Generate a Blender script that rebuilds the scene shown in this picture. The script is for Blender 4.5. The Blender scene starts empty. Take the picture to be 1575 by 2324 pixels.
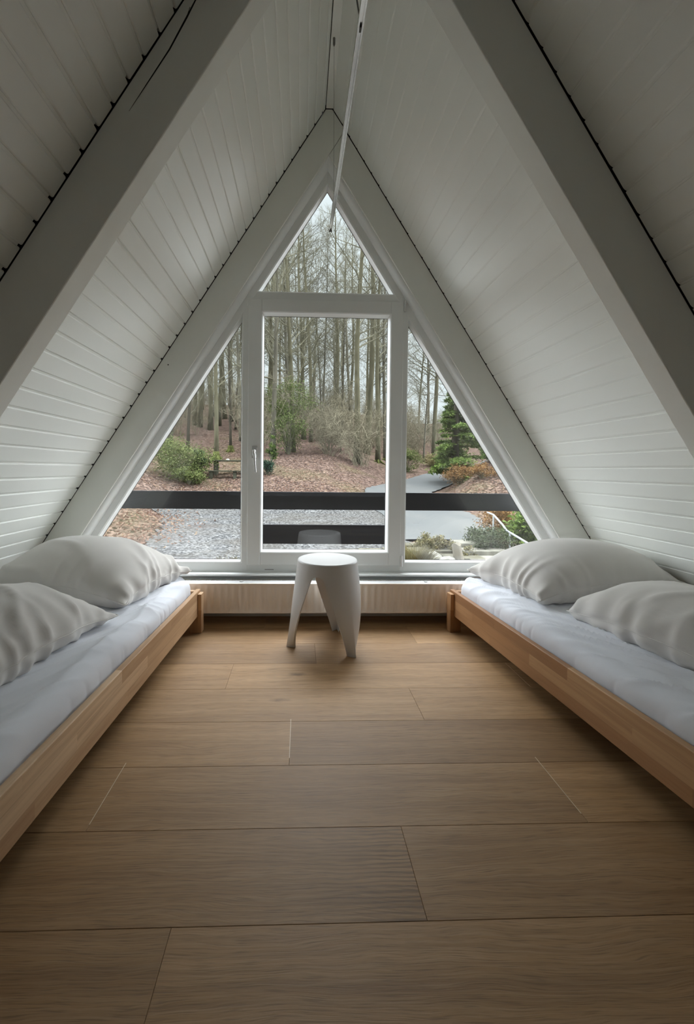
# A-frame attic bedroom looking out at a winter wood
CAMR = (0.03206708, -0.0192835, 0.0103385)
FILL_STRENGTH = 0.18  # how much daylight the added rear pane lets in as fill
SKY_LO = (0.82, 0.91, 0.95)     # open sky seen through the trees
SKY_HI = (13.0, 13.6, 14.3)     # overhead
SKY_SIDE = (17.0, 17.8, 18.7)   # unseen side sky, brightened to light the room
SUN_E = 2.6
SUN_ANGLE = 40.0
SUN_EL = 64.0
SUN_AZ = 18.0
OUT_K = 0.43
EXPOSURE = 0.12
import bpy, bmesh, math, random
import numpy as np
from mathutils import Vector, Matrix, Euler

random.seed(7)
SC = bpy.context.scene
COL = SC.collection
PI = math.pi


# ------------------------------------------------------------------ object helpers
def tag(o, label=None, cat=None, group=None, kind=None):
    if label: o['label'] = label
    if cat: o['category'] = cat
    if group: o['group'] = group
    if kind: o['kind'] = kind
    return o


def link(o, parent=None):
    COL.objects.link(o)
    if parent is not None:
        o.parent = parent
    return o


def empty(name, loc=(0, 0, 0), rz=0.0, parent=None):
    o = bpy.data.objects.new(name, None)
    o.empty_display_size = 0.1
    o.location = loc
    o.rotation_euler = (0, 0, rz)
    return link(o, parent)


def clone(root, loc, rz=0.0, sc=(1, 1, 1), tilt=(0, 0)):
    r = root.copy()
    COL.objects.link(r)
    r.location = loc
    r.rotation_euler = (tilt[0], tilt[1], rz)
    r.scale = sc
    for ch in list(root.children):
        c = ch.copy()
        COL.objects.link(c)
        c.parent = r
        for g in list(ch.children):
            d = g.copy()
            COL.objects.link(d)
            d.parent = c
    return r


class MB:
    """collects polygons for one mesh"""

    def __init__(self):
        self.v, self.f, self.m = [], [], []

    def add(self, vs, fs, m=0):
        b = len(self.v)
        self.v += [tuple(p) for p in vs]
        self.f += [tuple(i + b for i in f) for f in fs]
        self.m += [m] * len(fs)

    def box(self, lo, hi, m=0, rot=None, at=(0, 0, 0)):
        vs = [Vector((x, y, z)) for x in (lo[0], hi[0]) for y in (lo[1], hi[1]) for z in (lo[2], hi[2])]
        if rot is not None:
            vs = [rot @ p + Vector(at) for p in vs]
        elif at != (0, 0, 0):
            vs = [p + Vector(at) for p in vs]
        self.add(vs, [(0, 1, 3, 2), (4, 6, 7, 5), (0, 4, 5, 1), (2, 3, 7, 6), (0, 2, 6, 4), (1, 5, 7, 3)], m)

    def prism_y(self, poly, y0, y1, m=0):
        """poly: list of (x, z), extruded along y"""
        n = len(poly)
        vs = [(x, y0, z) for x, z in poly] + [(x, y1, z) for x, z in poly]
        fs = [tuple(range(n)), tuple(range(2 * n - 1, n - 1, -1))]
        fs += [((i + 1) % n, i, n + i, n + (i + 1) % n) for i in range(n)]
        self.add(vs, fs, m)

    def tube(self, pts, rad, sides=8, cap=True, m=0):
        pts = [Vector(p) for p in pts]
        n = len(pts)
        if not hasattr(rad, '__len__'):
            rad = [rad] * n
        up = Vector((0.13, 0.27, 1)).normalized()
        rings = []
        for i, p in enumerate(pts):
            d = (pts[min(i + 1, n - 1)] - pts[max(i - 1, 0)])
            d = d.normalized() if d.length > 1e-9 else Vector((0, 0, 1))
            a = d.cross(up)
            if a.length < 1e-3:
                a = d.cross(Vector((1, 0, 0)))
            a.normalize()
            b = d.cross(a)
            rings.append([p + (a * math.cos(2 * PI * k / sides) + b * math.sin(2 * PI * k / sides)) * rad[i] for k in range(sides)])
        vs = [q for r in rings for q in r]
        fs = []
        for i in range(n - 1):
            for k in range(sides):
                k2 = (k + 1) % sides
                fs.append((i * sides + k, i * sides + k2, (i + 1) * sides + k2, (i + 1) * sides + k))
        if cap:
            fs.append(tuple(range(sides - 1, -1, -1)))
            fs.append(tuple((n - 1) * sides + k for k in range(sides)))
        self.add(vs, fs, m)

    def lathe(self, prof, seg=32, m=0, at=(0, 0, 0)):
        n = len(prof)
        vs = [(at[0] + r * math.cos(2 * PI * k / seg), at[1] + r * math.sin(2 * PI * k / seg), at[2] + z)
              for k in range(seg) for r, z in prof]
        fs = [(k * n + i, ((k + 1) % seg) * n + i, ((k + 1) % seg) * n + i + 1, k * n + i + 1)
              for k in range(seg) for i in range(n - 1)]
        self.add(vs, fs, m)

    def build(self, name, mats, parent=None, smooth=False, bevel=0.0, loc=None, angle=None, fix=False):
        me = bpy.data.meshes.new(name)
        me.from_pydata(self.v, [], self.f)
        if not isinstance(mats, (list, tuple)):
            mats = [mats]
        for mm in mats:
            me.materials.append(mm)
        if any(self.m):
            me.polygons.foreach_set('material_index', self.m)
        if fix:
            b = bmesh.new()
            b.from_mesh(me)
            bmesh.ops.recalc_face_normals(b, faces=b.faces)
            b.to_mesh(me)
            b.free()
        if smooth:
            me.polygons.foreach_set('use_smooth', [True] * len(me.polygons))
            if angle:
                me.set_sharp_from_angle(angle=math.radians(angle))
        me.update()
        o = bpy.data.objects.new(name, me)
        link(o, parent)
        if loc is not None:
            o.location = loc
        if bevel:
            md = o.modifiers.new('bevel', 'BEVEL')
            md.width = bevel
            md.segments = 2
            md.limit_method = 'ANGLE'
            md.angle_limit = math.radians(35)
        return o


def struct(o):
    o['kind'] = 'structure'
    return o


# ------------------------------------------------------------------ material helpers
class NT:
    def __init__(self, name):
        self.mat = bpy.data.materials.new(name)
        self.mat.use_nodes = True
        self.t = self.mat.node_tree
        self.t.nodes.clear()
        self.out = self.n('ShaderNodeOutputMaterial')

    def n(self, typ, **kw):
        nd = self.t.nodes.new(typ)
        for k, v in kw.items():
            setattr(nd, k, v)
        return nd

    def l(self, a, b):
        self.t.links.new(a, b)

    def val(self, sock, v):
        if hasattr(v, 'is_linked') or isinstance(v, bpy.types.NodeSocket):
            self.l(v, sock)
        else:
            sock.default_value = v

    def math(self, op, a, b=0.0, c=0.0):
        nd = self.n('ShaderNodeMath', operation=op)
        for i, x in enumerate((a, b, c)):
            self.val(nd.inputs[i], x)
        return nd.outputs[0]

    def coord(self, which='Object'):
        return self.n('ShaderNodeTexCoord').outputs[which]

    def mapping(self, vec, scale=(1, 1, 1), loc=(0, 0, 0), rot=(0, 0, 0)):
        nd = self.n('ShaderNodeMapping')
        self.l(vec, nd.inputs[0])
        nd.inputs['Scale'].default_value = scale
        self.val(nd.inputs['Location'], loc)
        nd.inputs['Rotation'].default_value = rot
        return nd.outputs[0]

    def noise(self, vec, scale=5.0, detail=3.0, rough=0.5, dist=0.0, out='Fac'):
        nd = self.n('ShaderNodeTexNoise')
        self.l(vec, nd.inputs['Vector'])
        nd.inputs['Scale'].default_value = scale
        nd.inputs['Detail'].default_value = detail
        nd.inputs['Roughness'].default_value = rough
        nd.inputs['Distortion'].default_value = dist
        return nd.outputs[out]

    def voronoi(self, vec, scale=5.0, out='Color', feature='F1', rnd=1.0):
        nd = self.n('ShaderNodeTexVoronoi', feature=feature)
        self.l(vec, nd.inputs['Vector'])
        nd.inputs['Scale'].default_value = scale
        nd.inputs['Randomness'].default_value = rnd
        return nd.outputs[out]

    def ramp(self, fac, stops, interp='LINEAR'):
        nd = self.n('ShaderNodeValToRGB')
        nd.color_ramp.interpolation = interp
        el = nd.color_ramp.elements
        while len(el) < len(stops):
            el.new(0.5)
        for e, (p, c) in zip(el, stops):
            e.position = p
            e.color = (*c, 1) if len(c) == 3 else c
        self.l(fac, nd.inputs[0])
        return nd.outputs[0]

    def mix(self, fac, a, b, mode='MIX'):
        nd = self.n('ShaderNodeMix', data_type='RGBA', blend_type=mode)
        self.val(nd.inputs[0], fac)
        for s, x in ((nd.inputs[6], a), (nd.inputs[7], b)):
            if isinstance(x, bpy.types.NodeSocket):
                self.l(x, s)
            else:
                s.default_value = (*x, 1) if len(x) == 3 else x
        return nd.outputs[2]

    def bsdf(self, color, rough=0.5, bump=None, bstr=0.3, bdist=0.01, spec=0.5, metal=0.0, coat=0.0, sheen=0.0):
        p = self.n('ShaderNodeBsdfPrincipled')
        if isinstance(color, bpy.types.NodeSocket):
            self.l(color, p.inputs['Base Color'])
        else:
            p.inputs['Base Color'].default_value = (*color, 1)
        self.val(p.inputs['Roughness'], rough)
        p.inputs['Specular IOR Level'].default_value = spec
        p.inputs['Metallic'].default_value = metal
        if sheen:
            p.inputs['Sheen Weight'].default_value = sheen
        if bump is not None:
            b = self.n('ShaderNodeBump')
            b.inputs['Strength'].default_value = bstr
            b.inputs['Distance'].default_value = bdist
            self.l(bump, b.inputs['Height'])
            self.l(b.outputs[0], p.inputs['Normal'])
        self.l(p.outputs[0], self.out.inputs[0])
        return p


def plain(name, color, rough=0.5, var=0.06, scale=6.0, bump=0.0, bscale=40.0, metal=0.0, spec=0.5, stretch=(1, 1, 1), bdist=0.002, sheen=0.0):
    t = NT(name)
    co = t.mapping(t.coord(), scale=stretch)
    nz = t.noise(co, scale, 4)
    dark = tuple(c * (1 - var * 2) for c in color)
    lite = tuple(min(1, c * (1 + var)) for c in color)
    c = t.ramp(nz, [(0.3, dark), (0.7, lite)])
    b = t.noise(co, bscale, 3) if bump else None
    t.bsdf(c, rough, b, bump, bdist, spec, metal, sheen=sheen)
    return t.mat


def island_mat(name, stops, rough=0.6, spec=0.3, tr=0.0, interp='LINEAR'):
    """colour picked per separate leaf / needle"""
    t = NT(name)
    r = t.n('ShaderNodeNewGeometry').outputs['Random Per Island']
    c = t.ramp(r, stops, interp)
    p = t.bsdf(c, rough, spec=spec)
    if tr:
        tl = t.n('ShaderNodeBsdfTranslucent')
        t.l(c, tl.inputs[0])
        mx = t.n('ShaderNodeMixShader')
        mx.inputs[0].default_value = tr
        t.l(p.outputs[0], mx.inputs[1])
        t.l(tl.outputs[0], mx.inputs[2])
        t.l(mx.outputs[0], t.out.inputs[0])
    return t.mat


def glass_mat():
    t = NT('window_glass')
    tr = t.n('ShaderNodeBsdfTransparent')
    tr.inputs[0].default_value = (0.985, 0.995, 0.99, 1)
    gl = t.n('ShaderNodeBsdfGlossy')
    gl.inputs['Roughness'].default_value = 0.0
    gl.inputs[0].default_value = (1, 1, 1, 1)
    fr = t.n('ShaderNodeFresnel')
    bf = t.n('ShaderNodeNewGeometry').outputs['Backfacing']
    t.l(t.math('ADD', 1.6, t.math('MULTIPLY', bf, 1 / 1.6 - 1.6)), fr.inputs[0])
    mx = t.n('ShaderNodeMixShader')
    t.l(fr.outputs[0], mx.inputs[0])
    t.l(tr.outputs[0], mx.inputs[1])
    t.l(gl.outputs[0], mx.inputs[2])
    t.l(mx.outputs[0], t.out.inputs[0])
    return t.mat


def floor_mat():
    t = NT('oak_planks')
    geo = t.n('ShaderNodeNewGeometry')
    r = geo.outputs['Random Per Island']
    cb = t.n('ShaderNodeCombineXYZ')
    t.l(t.math('MULTIPLY', r, 37.0), cb.inputs[0])
    t.l(t.math('MULTIPLY', r, 91.0), cb.inputs[1])
    ad = t.n('ShaderNodeVectorMath', operation='ADD')
    t.l(t.coord(), ad.inputs[0])
    t.l(cb.outputs[0], ad.inputs[1])
    v = ad.outputs[0]
    warp = t.noise(t.mapping(v, (1.1, 4.5, 1)), 1.6, 3, 0.5)
    wv = t.n('ShaderNodeVectorMath', operation='MULTIPLY_ADD')
    t.l(t.n('ShaderNodeCombineXYZ').outputs[0], wv.inputs[0])
    cw = t.n('ShaderNodeCombineXYZ')
    t.l(t.math('MULTIPLY', warp, 0.075), cw.inputs[1])
    sw = t.n('ShaderNodeVectorMath', operation='ADD')
    t.l(v, sw.inputs[0])
    t.l(cw.outputs[0], sw.inputs[1])
    w = sw.outputs[0]
    broad = t.noise(t.mapping(w, (0.7, 9, 1)), 2.2, 4, 0.55)
    fib = t.noise(t.mapping(w, (3.0, 120, 1)), 1.5, 4, 0.6)
    pore = t.noise(t.mapping(w, (11, 330, 1)), 1.4, 2, 0.5)
    ring = t.n('ShaderNodeTexWave', wave_type='BANDS', bands_direction='Y')
    t.l(t.mapping(w, (0.12, 1, 1)), ring.inputs[0])
    ring.inputs['Scale'].default_value = 12.0
    ring.inputs['Distortion'].default_value = 1.4
    ring.inputs['Detail'].default_value = 2.0
    ring.inputs['Detail Scale'].default_value = 1.2
    base = t.ramp(broad, [(0.25, (0.25, 0.140, 0.061)), (0.5, (0.35, 0.209, 0.096)), (0.78, (0.44, 0.276, 0.14))])
    c = t.mix(t.math('MULTIPLY', t.ramp(ring.outputs['Fac'], [(0.35, (0, 0, 0)), (0.95, (1, 1, 1))]), 0.2), base, (0.2, 0.115, 0.055))
    c = t.mix(t.math('MULTIPLY', t.ramp(fib, [(0.45, (0, 0, 0)), (0.68, (1, 1, 1))]), 0.5), c, (0.44, 0.30, 0.175))
    c = t.mix(t.math('MULTIPLY', t.ramp(pore, [(0.52, (0, 0, 0)), (0.68, (1, 1, 1))]), 0.5), c, (0.13, 0.075, 0.036))
    # one plank shows a strong straight figure
    sp = t.n('ShaderNodeSeparateXYZ')
    t.l(t.coord(), sp.inputs[0])
    pm = t.math('MULTIPLY', t.math('LESS_THAN', sp.outputs[0], 0.262), t.math('MULTIPLY', t.math('GREATER_THAN', sp.outputs[1], 0.786), t.math('LESS_THAN', sp.outputs[1], 1.0023)))
    fig = t.n('ShaderNodeTexWave', wave_type='BANDS', bands_direction='Y')
    t.l(t.mapping(t.coord(), (0.2, 1, 1)), fig.inputs[0])
    fig.inputs['Scale'].default_value = 30.0
    fig.inputs['Distortion'].default_value = 6.0
    fig.inputs['Detail'].default_value = 3.0
    fig.inputs['Detail Scale'].default_value = 1.2
    gr = t.ramp(sp.outputs[0], [(0.0, (0.25, 0.25, 0.25)), (0.22, (1, 1, 1))])
    c = t.mix(t.math('MULTIPLY', t.math('MULTIPLY', pm, gr), t.math('MULTIPLY', t.ramp(fig.outputs['Fac'], [(0.4, (0, 0, 0)), (0.85, (1, 1, 1))]), 0.55)), c, (0.11, 0.065, 0.034))
    # knots
    kd = t.voronoi(t.mapping(v, (1.35, 3.2, 1)), 1.0, out='Distance')
    kn = t.noise(v, 14, 3)
    k = t.ramp(t.math('ADD', kd, t.math('MULTIPLY', kn, 0.12)), [(0.075, (1, 1, 1)), (0.125, (0, 0, 0))])
    c = t.mix(t.math('MULTIPLY', k, 0.62), c, (0.07, 0.038, 0.02))
    tone = t.ramp(r, [(0.0, (0.78, 0.75, 0.72)), (0.5, (1.0, 0.98, 0.96)), (1.0, (1.2, 1.19, 1.18))])
    c = t.mix(1.0, c, tone, 'MULTIPLY')
    rough = t.math('ADD', 0.40, t.math('MULTIPLY', fib, 0.16))
    h = t.math('ADD', t.math('MULTIPLY', fib, 0.6), t.math('MULTIPLY', pore, -0.5))
    t.bsdf(c, rough, h, 0.35, 0.0016, 0.5)
    return t.mat


def stave_wood(name, stops):
    """edge-glued beech staves, long side along local Y, rows in Z"""
    t = NT(name)
    sep = t.n('ShaderNodeSeparateXYZ')
    t.l(t.coord(), sep.inputs[0])
    row = t.math('FLOOR', t.math('MULTIPLY', t.math('ADD', sep.outputs[2], 1.0), 1 / 0.0455))
    wn = t.n('ShaderNodeTexWhiteNoise', noise_dimensions='1D')
    t.l(row, wn.inputs['W'])
    u = t.math('ADD', t.math('MULTIPLY', sep.outputs[1], 1 / 0.46), t.math('MULTIPLY', wn.outputs['Value'], 7.0))
    col = t.math('FLOOR', u)
    cc = t.n('ShaderNodeCombineXYZ')
    t.l(row, cc.inputs[0])
    t.l(col, cc.inputs[1])
    w2 = t.n('ShaderNodeTexWhiteNoise', noise_dimensions='2D')
    t.l(cc.outputs[0], w2.inputs['Vector'])
    off = t.n('ShaderNodeVectorMath', operation='MULTIPLY_ADD')
    t.l(w2.outputs['Color'], off.inputs[0])
    off.inputs[1].default_value = (9, 9, 9)
    t.l(t.coord(), off.inputs[2])
    g = t.noise(t.mapping(off.outputs[0], (26, 1.6, 26)), 2.0, 4, 0.55, 0.4)
    g2 = t.noise(t.mapping(off.outputs[0], (120, 6, 120)), 2.0, 3, 0.5)
    base = t.ramp(w2.outputs['Value'], stops)
    c = t.mix(t.math('MULTIPLY', t.ramp(g, [(0.42, (0, 0, 0)), (0.72, (1, 1, 1))]), 0.45), base, (0.25, 0.115, 0.05))
    c = t.mix(t.math('MULTIPLY', g2, 0.18), c, (0.62, 0.42, 0.25))
    fr = t.math('FRACT', t.math('MULTIPLY', t.math('ADD', sep.outputs[2], 1.0), 1 / 0.0455))
    ln = t.math('LESS_THAN', fr, 0.018)
    c = t.mix(t.math('MULTIPLY', ln, 0.5), c, (0.14, 0.07, 0.03))
    t.bsdf(c, 0.42, g2, 0.12, 0.001, 0.45)
    return t.mat


M = {}
M['white_wood'] = plain('white_painted_boards', (0.81, 0.825, 0.785), 0.42, 0.025, 2.2, 0.10, 9.0, stretch=(1, 0.25, 1), bdist=0.004)
M['white_beam'] = plain('white_painted_beam', (0.80, 0.81, 0.765), 0.5, 0.03, 2.5, 0.12, 11.0, stretch=(1.2, 1, 0.6), bdist=0.004)
M['white_frame'] = plain('white_window_paint', (0.825, 0.845, 0.835), 0.35, 0.02, 3, 0.05, 20.0)
M['raw_timber'] = plain('dark_raw_timber', (0.025, 0.02, 0.016), 0.9, 0.2, 10)
M['crack'] = plain('dark_crack', (0.012, 0.011, 0.009), 0.95, 0.2, 10)
M['floor'] = floor_mat()
M['seam_light'] = plain('pale_seam_edge', (0.62, 0.50, 0.36), 0.35, 0.1, 30)
M['bed_wood'] = stave_wood('beech_staves', [(0.0, (0.29, 0.135, 0.058)), (0.45, (0.42, 0.22, 0.10)), (1.0, (0.53, 0.32, 0.165))])
M['bed_wood_pale'] = stave_wood('pale_beech_staves', [(0.0, (0.44, 0.27, 0.15)), (0.5, (0.58, 0.385, 0.225)), (1.0, (0.70, 0.50, 0.32))])
M['sheet'] = plain('white_cotton_sheet', (0.80, 0.825, 0.89), 0.85, 0.02, 5, 0.25, 420.0, bdist=0.0006, spec=0.2, sheen=0.15)
M['pillow'] = plain('grey_linen', (0.64, 0.615, 0.585), 0.9, 0.03, 4, 0.35, 500.0, bdist=0.0006, spec=0.15, sheen=0.2)
M['stool'] = plain('white_moulded_plastic', (0.64, 0.64, 0.64), 0.38, 0.012, 3, 0.05, 600.0, bdist=0.0004)
M['radiator'] = plain('cream_radiator_enamel', (0.90, 0.83, 0.75), 0.3, 0.02, 4)
M['grille'] = plain('white_enamel', (0.74, 0.75, 0.75), 0.35, 0.02, 4)
M['dark_gap'] = plain('dark_convector_interior', (0.05, 0.052, 0.055), 0.8, 0.1, 9)
M['alu'] = plain('brushed_aluminium', (0.55, 0.54, 0.51), 0.25, 0.03, 20, metal=1.0)
M['dark_plastic'] = plain('dark_grey_plastic', (0.06, 0.058, 0.055), 0.5, 0.1, 9)
M['cord'] = plain('grey_cord', (0.25, 0.245, 0.23), 0.6, 0.05, 9)
M['handle'] = plain('satin_white_metal', (0.72, 0.72, 0.71), 0.22, 0.01, 9, metal=0.35)
M['black_board'] = plain('black_stained_board', (0.022, 0.022, 0.024), 0.8, 0.25, 7, 0.25, 30, stretch=(0.08, 1, 1), spec=0.1)
M['glass'] = glass_mat()
_t = NT('fill_light_glass')  # translucent material of the added rear fill pane
_d = _t.n('ShaderNodeBsdfTranslucent')
_d.inputs[0].default_value = (FILL_STRENGTH, FILL_STRENGTH, FILL_STRENGTH, 1)
_t.l(_d.outputs[0], _t.out.inputs[0])
M['fill_light'] = _t.mat


# ------------------------------------------------------------------ room constants
XC = 0.146
S = 0.637                       # dx/dz of the roof slopes
RL = lambda z: -1.801 + S * z   # left roof plane
RR = lambda z: 2.093 - S * z    # right roof plane
BL = lambda z: -1.610 + S * z   # inner faces of the left rafters
BR = lambda z: 1.902 - S * z
YG0, YG1 = 2.420, 2.560         # gable rafters
YN0, YN1 = 1.220, 1.303         # rafters in mid-room
YF = 2.475                      # front of window frame
YB = -1.9                       # back of the room
ZR = 3.025                      # ridge board

# ------------------------------------------------------------------ floor
def build_floor():
    m = MB()
    pw, pl, g = 0.2163, 1.273, 0.00025
    joints = {0: 0.262, 1: -0.524, 2: -0.027, 3: 0.456, 4: -0.301, 5: 0.08, 6: 0.617, 7: -0.2, -1: -0.245, -2: 0.35, -3: -0.5, -4: 0.1}
    x0, x1 = -2.0, 2.3
    y00 = 0.786
    rnd = random.Random(3)
    for k in range(-13, 9):
        ya, yb = y00 + k * pw, y00 + (k + 1) * pw
        if yb < YB - 0.3 or ya > 2.62:
            continue
        j = joints.get(k, rnd.uniform(-0.6, 0.6))
        xs = [j + i * pl for i in range(-3, 4)]
        for a, b in zip(xs, xs[1:]):
            a2, b2 = max(a, x0), min(b, x1)
            if b2 - a2 < 0.01:
                continue
            e = 0.0007
            lo = (a2 + g, ya + g, -0.012)
            hi = (b2 - g, yb - g, 0.0)
            vs = [(lo[0], lo[1], -0.012), (hi[0], lo[1], -0.012), (hi[0], hi[1], -0.012), (lo[0], hi[1], -0.012),
                  (lo[0], lo[1], -e), (hi[0], lo[1], -e), (hi[0], hi[1], -e), (lo[0], hi[1], -e),
                  (lo[0] + e, lo[1] + e, 0), (hi[0] - e, lo[1] + e, 0), (hi[0] - e, hi[1] - e, 0), (lo[0] + e, hi[1] - e, 0)]
            fs = [(0, 3, 2, 1), (0, 1, 5, 4), (1, 2, 6, 5), (2, 3, 7, 6), (3, 0, 4, 7), (4, 5, 9, 8), (5, 6, 10, 9), (6, 7, 11, 10), (7, 4, 8, 11), (8, 9, 10, 11)]
            m.add(vs, fs)
    # worn pale edges where two planks butt
    for x, ya, yb in ((-0.5245, 1.022, 1.238), (0.7488, 1.03, 1.241), (-0.027, 1.25, 1.448)):
        m.box((x - 0.0011, ya, -0.004), (x + 0.0011, yb, 0.0002), 1)
    m.box((x0, YB - 0.3, -0.08), (x1, 2.62, -0.0125), 2)
    struct(m.build('floor', [M['floor'], M['seam_light'], M['raw_timber']]))


build_floor()

# ------------------------------------------------------------------ sloped boarded walls
def boards(sign, zphase):
    """sign +1: left slope.  Profiled boards running along Y, open dark joint at each rafter"""
    A = Vector((S, 0, 1)).normalized()
    if sign < 0:
        A = Vector((-S, 0, 1)).normalized()
    N = Vector((A.z, 0, -A.x)) if sign > 0 else Vector((-A.z, 0, -A.x))
    org = Vector((RL(0) if sign > 0 else RR(0), 0, 0))
    L = math.sqrt(1 + S * S)
    zs = [zphase + k * 0.0693 for k in range(-40, 30)]
    zs = [z for z in zs if -0.1 < z < ZR - 0.02]
    edges = [-0.06] + [z * L for z in zs] + [(ZR + 0.0) * L]
    m = MB()
    rnd = random.Random(5 + sign)

    def P(s, n, y):
        q = org + A * s + N * n
        return (q.x, y, q.z)

    def flip(fs):
        return fs if sign > 0 else [tuple(reversed(f)) for f in fs]

    for (ya, yb, hole) in ((YB, YN0 - (0.0012 if sign > 0 else 0.0030), True), (YN0 + 0.03, YG0 - 0.0020, True)):
        for s0, s1 in zip(edges, edges[1:]):
            gw = 0.0042 + rnd.uniform(-0.0006, 0.0010)
            d = rnd.uniform(-0.0006, 0.0006)
            ch = 0.0035
            prof = [(s0 + gw, -0.018), (s0 + gw, d - ch * 0.8), (s0 + gw + ch, d), (s1 - gw - ch, d), (s1 - gw, d - ch * 0.8), (s1 - gw, -0.018)]
            ye = yb + rnd.uniform(-0.0008, 0.0006)
            n = len(prof)
            vs = [P(s, q, ya) for s, q in prof] + [P(s, q, ye) for s, q in prof]
            m.add(vs, flip([(i, i + 1, n + i + 1, n + i) for i in range(n - 1)]), 0)
            m.add([P(s, q, ye) for s, q in prof], flip([tuple(range(n))]), 1)
            # tongue at the bottom of the groove, stopping short of the rafter
            gd = -0.0055
            ys = ye - rnd.uniform(0.006, 0.012)
            sa, sb = s1 - gw - 0.001, s1 + gw + 0.001
            m.add([P(sa, gd, ya), P(sb, gd, ya), P(sb, gd, ys), P(sa, gd, ys)], flip([(0, 1, 2, 3)]), 0)
    # dark roofing felt behind
    m.add([P(-0.06, -0.0185, YB), P(edges[-1] + 0.02, -0.0185, YB), P(edges[-1] + 0.02, -0.0185, YG1), P(-0.06, -0.0185, YG1)], flip([(0, 1, 2, 3)]), 1)
    m.add([P(-0.06, -0.06, YB), P(edges[-1] + 0.05, -0.06, YB), P(edges[-1] + 0.05, -0.06, YG1 + 0.02), P(-0.06, -0.06, YG1 + 0.02)], flip([(3, 2, 1, 0)]), 1)
    struct(m.build('wall_left' if sign > 0 else 'wall_right', [M['white_wood'], M['raw_timber']]))


boards(1, 1.887)
boards(-1, 1.897)

# ridge board with open joints either side
m = MB()
m.box((0.1275, YB, ZR - 0.002), (0.1705, YG0 - 0.001, ZR + 0.02), 0)
m.box((0.08, YB, ZR + 0.022), (0.22, YG1, ZR + 0.05), 1)
struct(m.build('ceiling', [M['white_beam'], M['raw_timber']], bevel=0.002))


# ------------------------------------------------------------------ rafters
def rafter_pair(y0, y1, z0=-0.005, cracks=None):
    e = 0.0006
    zi = (2.093 + 1.610) / (2 * S)          # left inner face meets right roof plane
    zc = (1.902 + 1.610) / (2 * S)          # inner faces cross
    left = [(BL(z0), z0), (BL(zi), zi), (RR(ZR) - e, ZR - 0.004), (RL(ZR) + e, ZR - 0.004), (RL(z0) + e, z0)]
    m = MB()
    m.prism_y(left, y0, y1)
    for poly in (cracks or []):
        m.add([(x, y0 - 0.0004, z) for x, z in poly], [tuple(range(len(poly)))], 1)
    struct(m.build('beam', [M['white_beam'], M['crack']], bevel=0.004))
    g = 0.0055
    right = [(BR(z0), z0), (RR(z0) - e, z0), (RR(zi) - e, zi - g), (BL(zc) + g * 0.5, zc - g * 0.4)]
    m = MB()
    m.prism_y(list(reversed(right)), y0, y1)
    if y0 > 2:   # dark joint behind the butt end
        m.box((0.12, y0 + 0.02, zc - 0.004), (0.26, y1 - 0.01, zi + 0.01), 1, None)
    struct(m.build('beam', [M['white_beam'], M['crack']], bevel=0.003))


def strip(pts, w):
    """narrow crack polygon along a list of (x, z) points"""
    a, b = [], []
    n = len(pts)
    for i, (x, z) in enumerate(pts):
        x0, z0 = pts[max(i - 1, 0)]
        x1, z1 = pts[min(i + 1, n - 1)]
        dx, dz = x1 - x0, z1 - z0
        l = math.hypot(dx, dz)
        h = w[i] / 2
        a.append((x - dz / l * h, z + dx / l * h))
        b.append((x + dz / l * h, z - dx / l * h))
    return a + b[::-1]


CR = [strip([(-0.511, 1.941), (-0.454, 2.03), (-0.395, 2.122), (-0.3455, 2.216), (-0.316, 2.275), (-0.28, 2.333)],
            [0.0008, 0.003, 0.0045, 0.0055, 0.0038, 0.0052]),
      strip([(-0.3475, 2.213), (-0.336, 2.246)], [0.0004, 0.0018]),
      strip([(-0.28, 2.333), (-0.22, 2.43), (-0.15, 2.55)], [0.0052, 0.004, 0.0012]),
      strip([(-0.655, 1.815), (-0.642, 1.838)], [0.002, 0.003]),
      strip([(-0.633, 1.855), (-0.628, 1.867)], [0.001, 0.0022])]
rafter_pair(YN0, YN1, cracks=CR)
rafter_pair(YG0, YG1, cracks=[[(-0.785 + 0.004 * math.cos(t), 1.509 + 0.004 * math.sin(t)) for t in [k * PI / 4 for k in range(8)]]])

# rounded bead between gable rafter and window frame
for i, sgn in ((1, 1), (2, -1)):
    m = MB()
    prof = []
    for k in range(9):
        t = k / 8 * PI / 2
        prof.append((0.030 * math.sin(t), YF + 0.004 - 0.050 * math.cos(t)))
    prof += [(0.030, YF + 0.01), (-0.002, YF + 0.01), (-0.002, YF - 0.046)]
    vs = []
    for z in (0.0, (1.902 + 1.610) / (2 * S)):
        for off, y in prof:
            o = off / math.cos(math.atan(S))
            zz = z if z == 0 else z - o / S
            x = (BL(zz) + o) if sgn > 0 else (BR(zz) - o)
            vs.append((x, y, zz))
    n = len(prof)
    fs = [(i2, (i2 + 1) % n, n + (i2 + 1) % n, n + i2) for i2 in range(n)]
    m.add(vs, fs)
    struct(m.build('trim_%d' % i, M['white_frame'], smooth=True, angle=40, fix=True))

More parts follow.
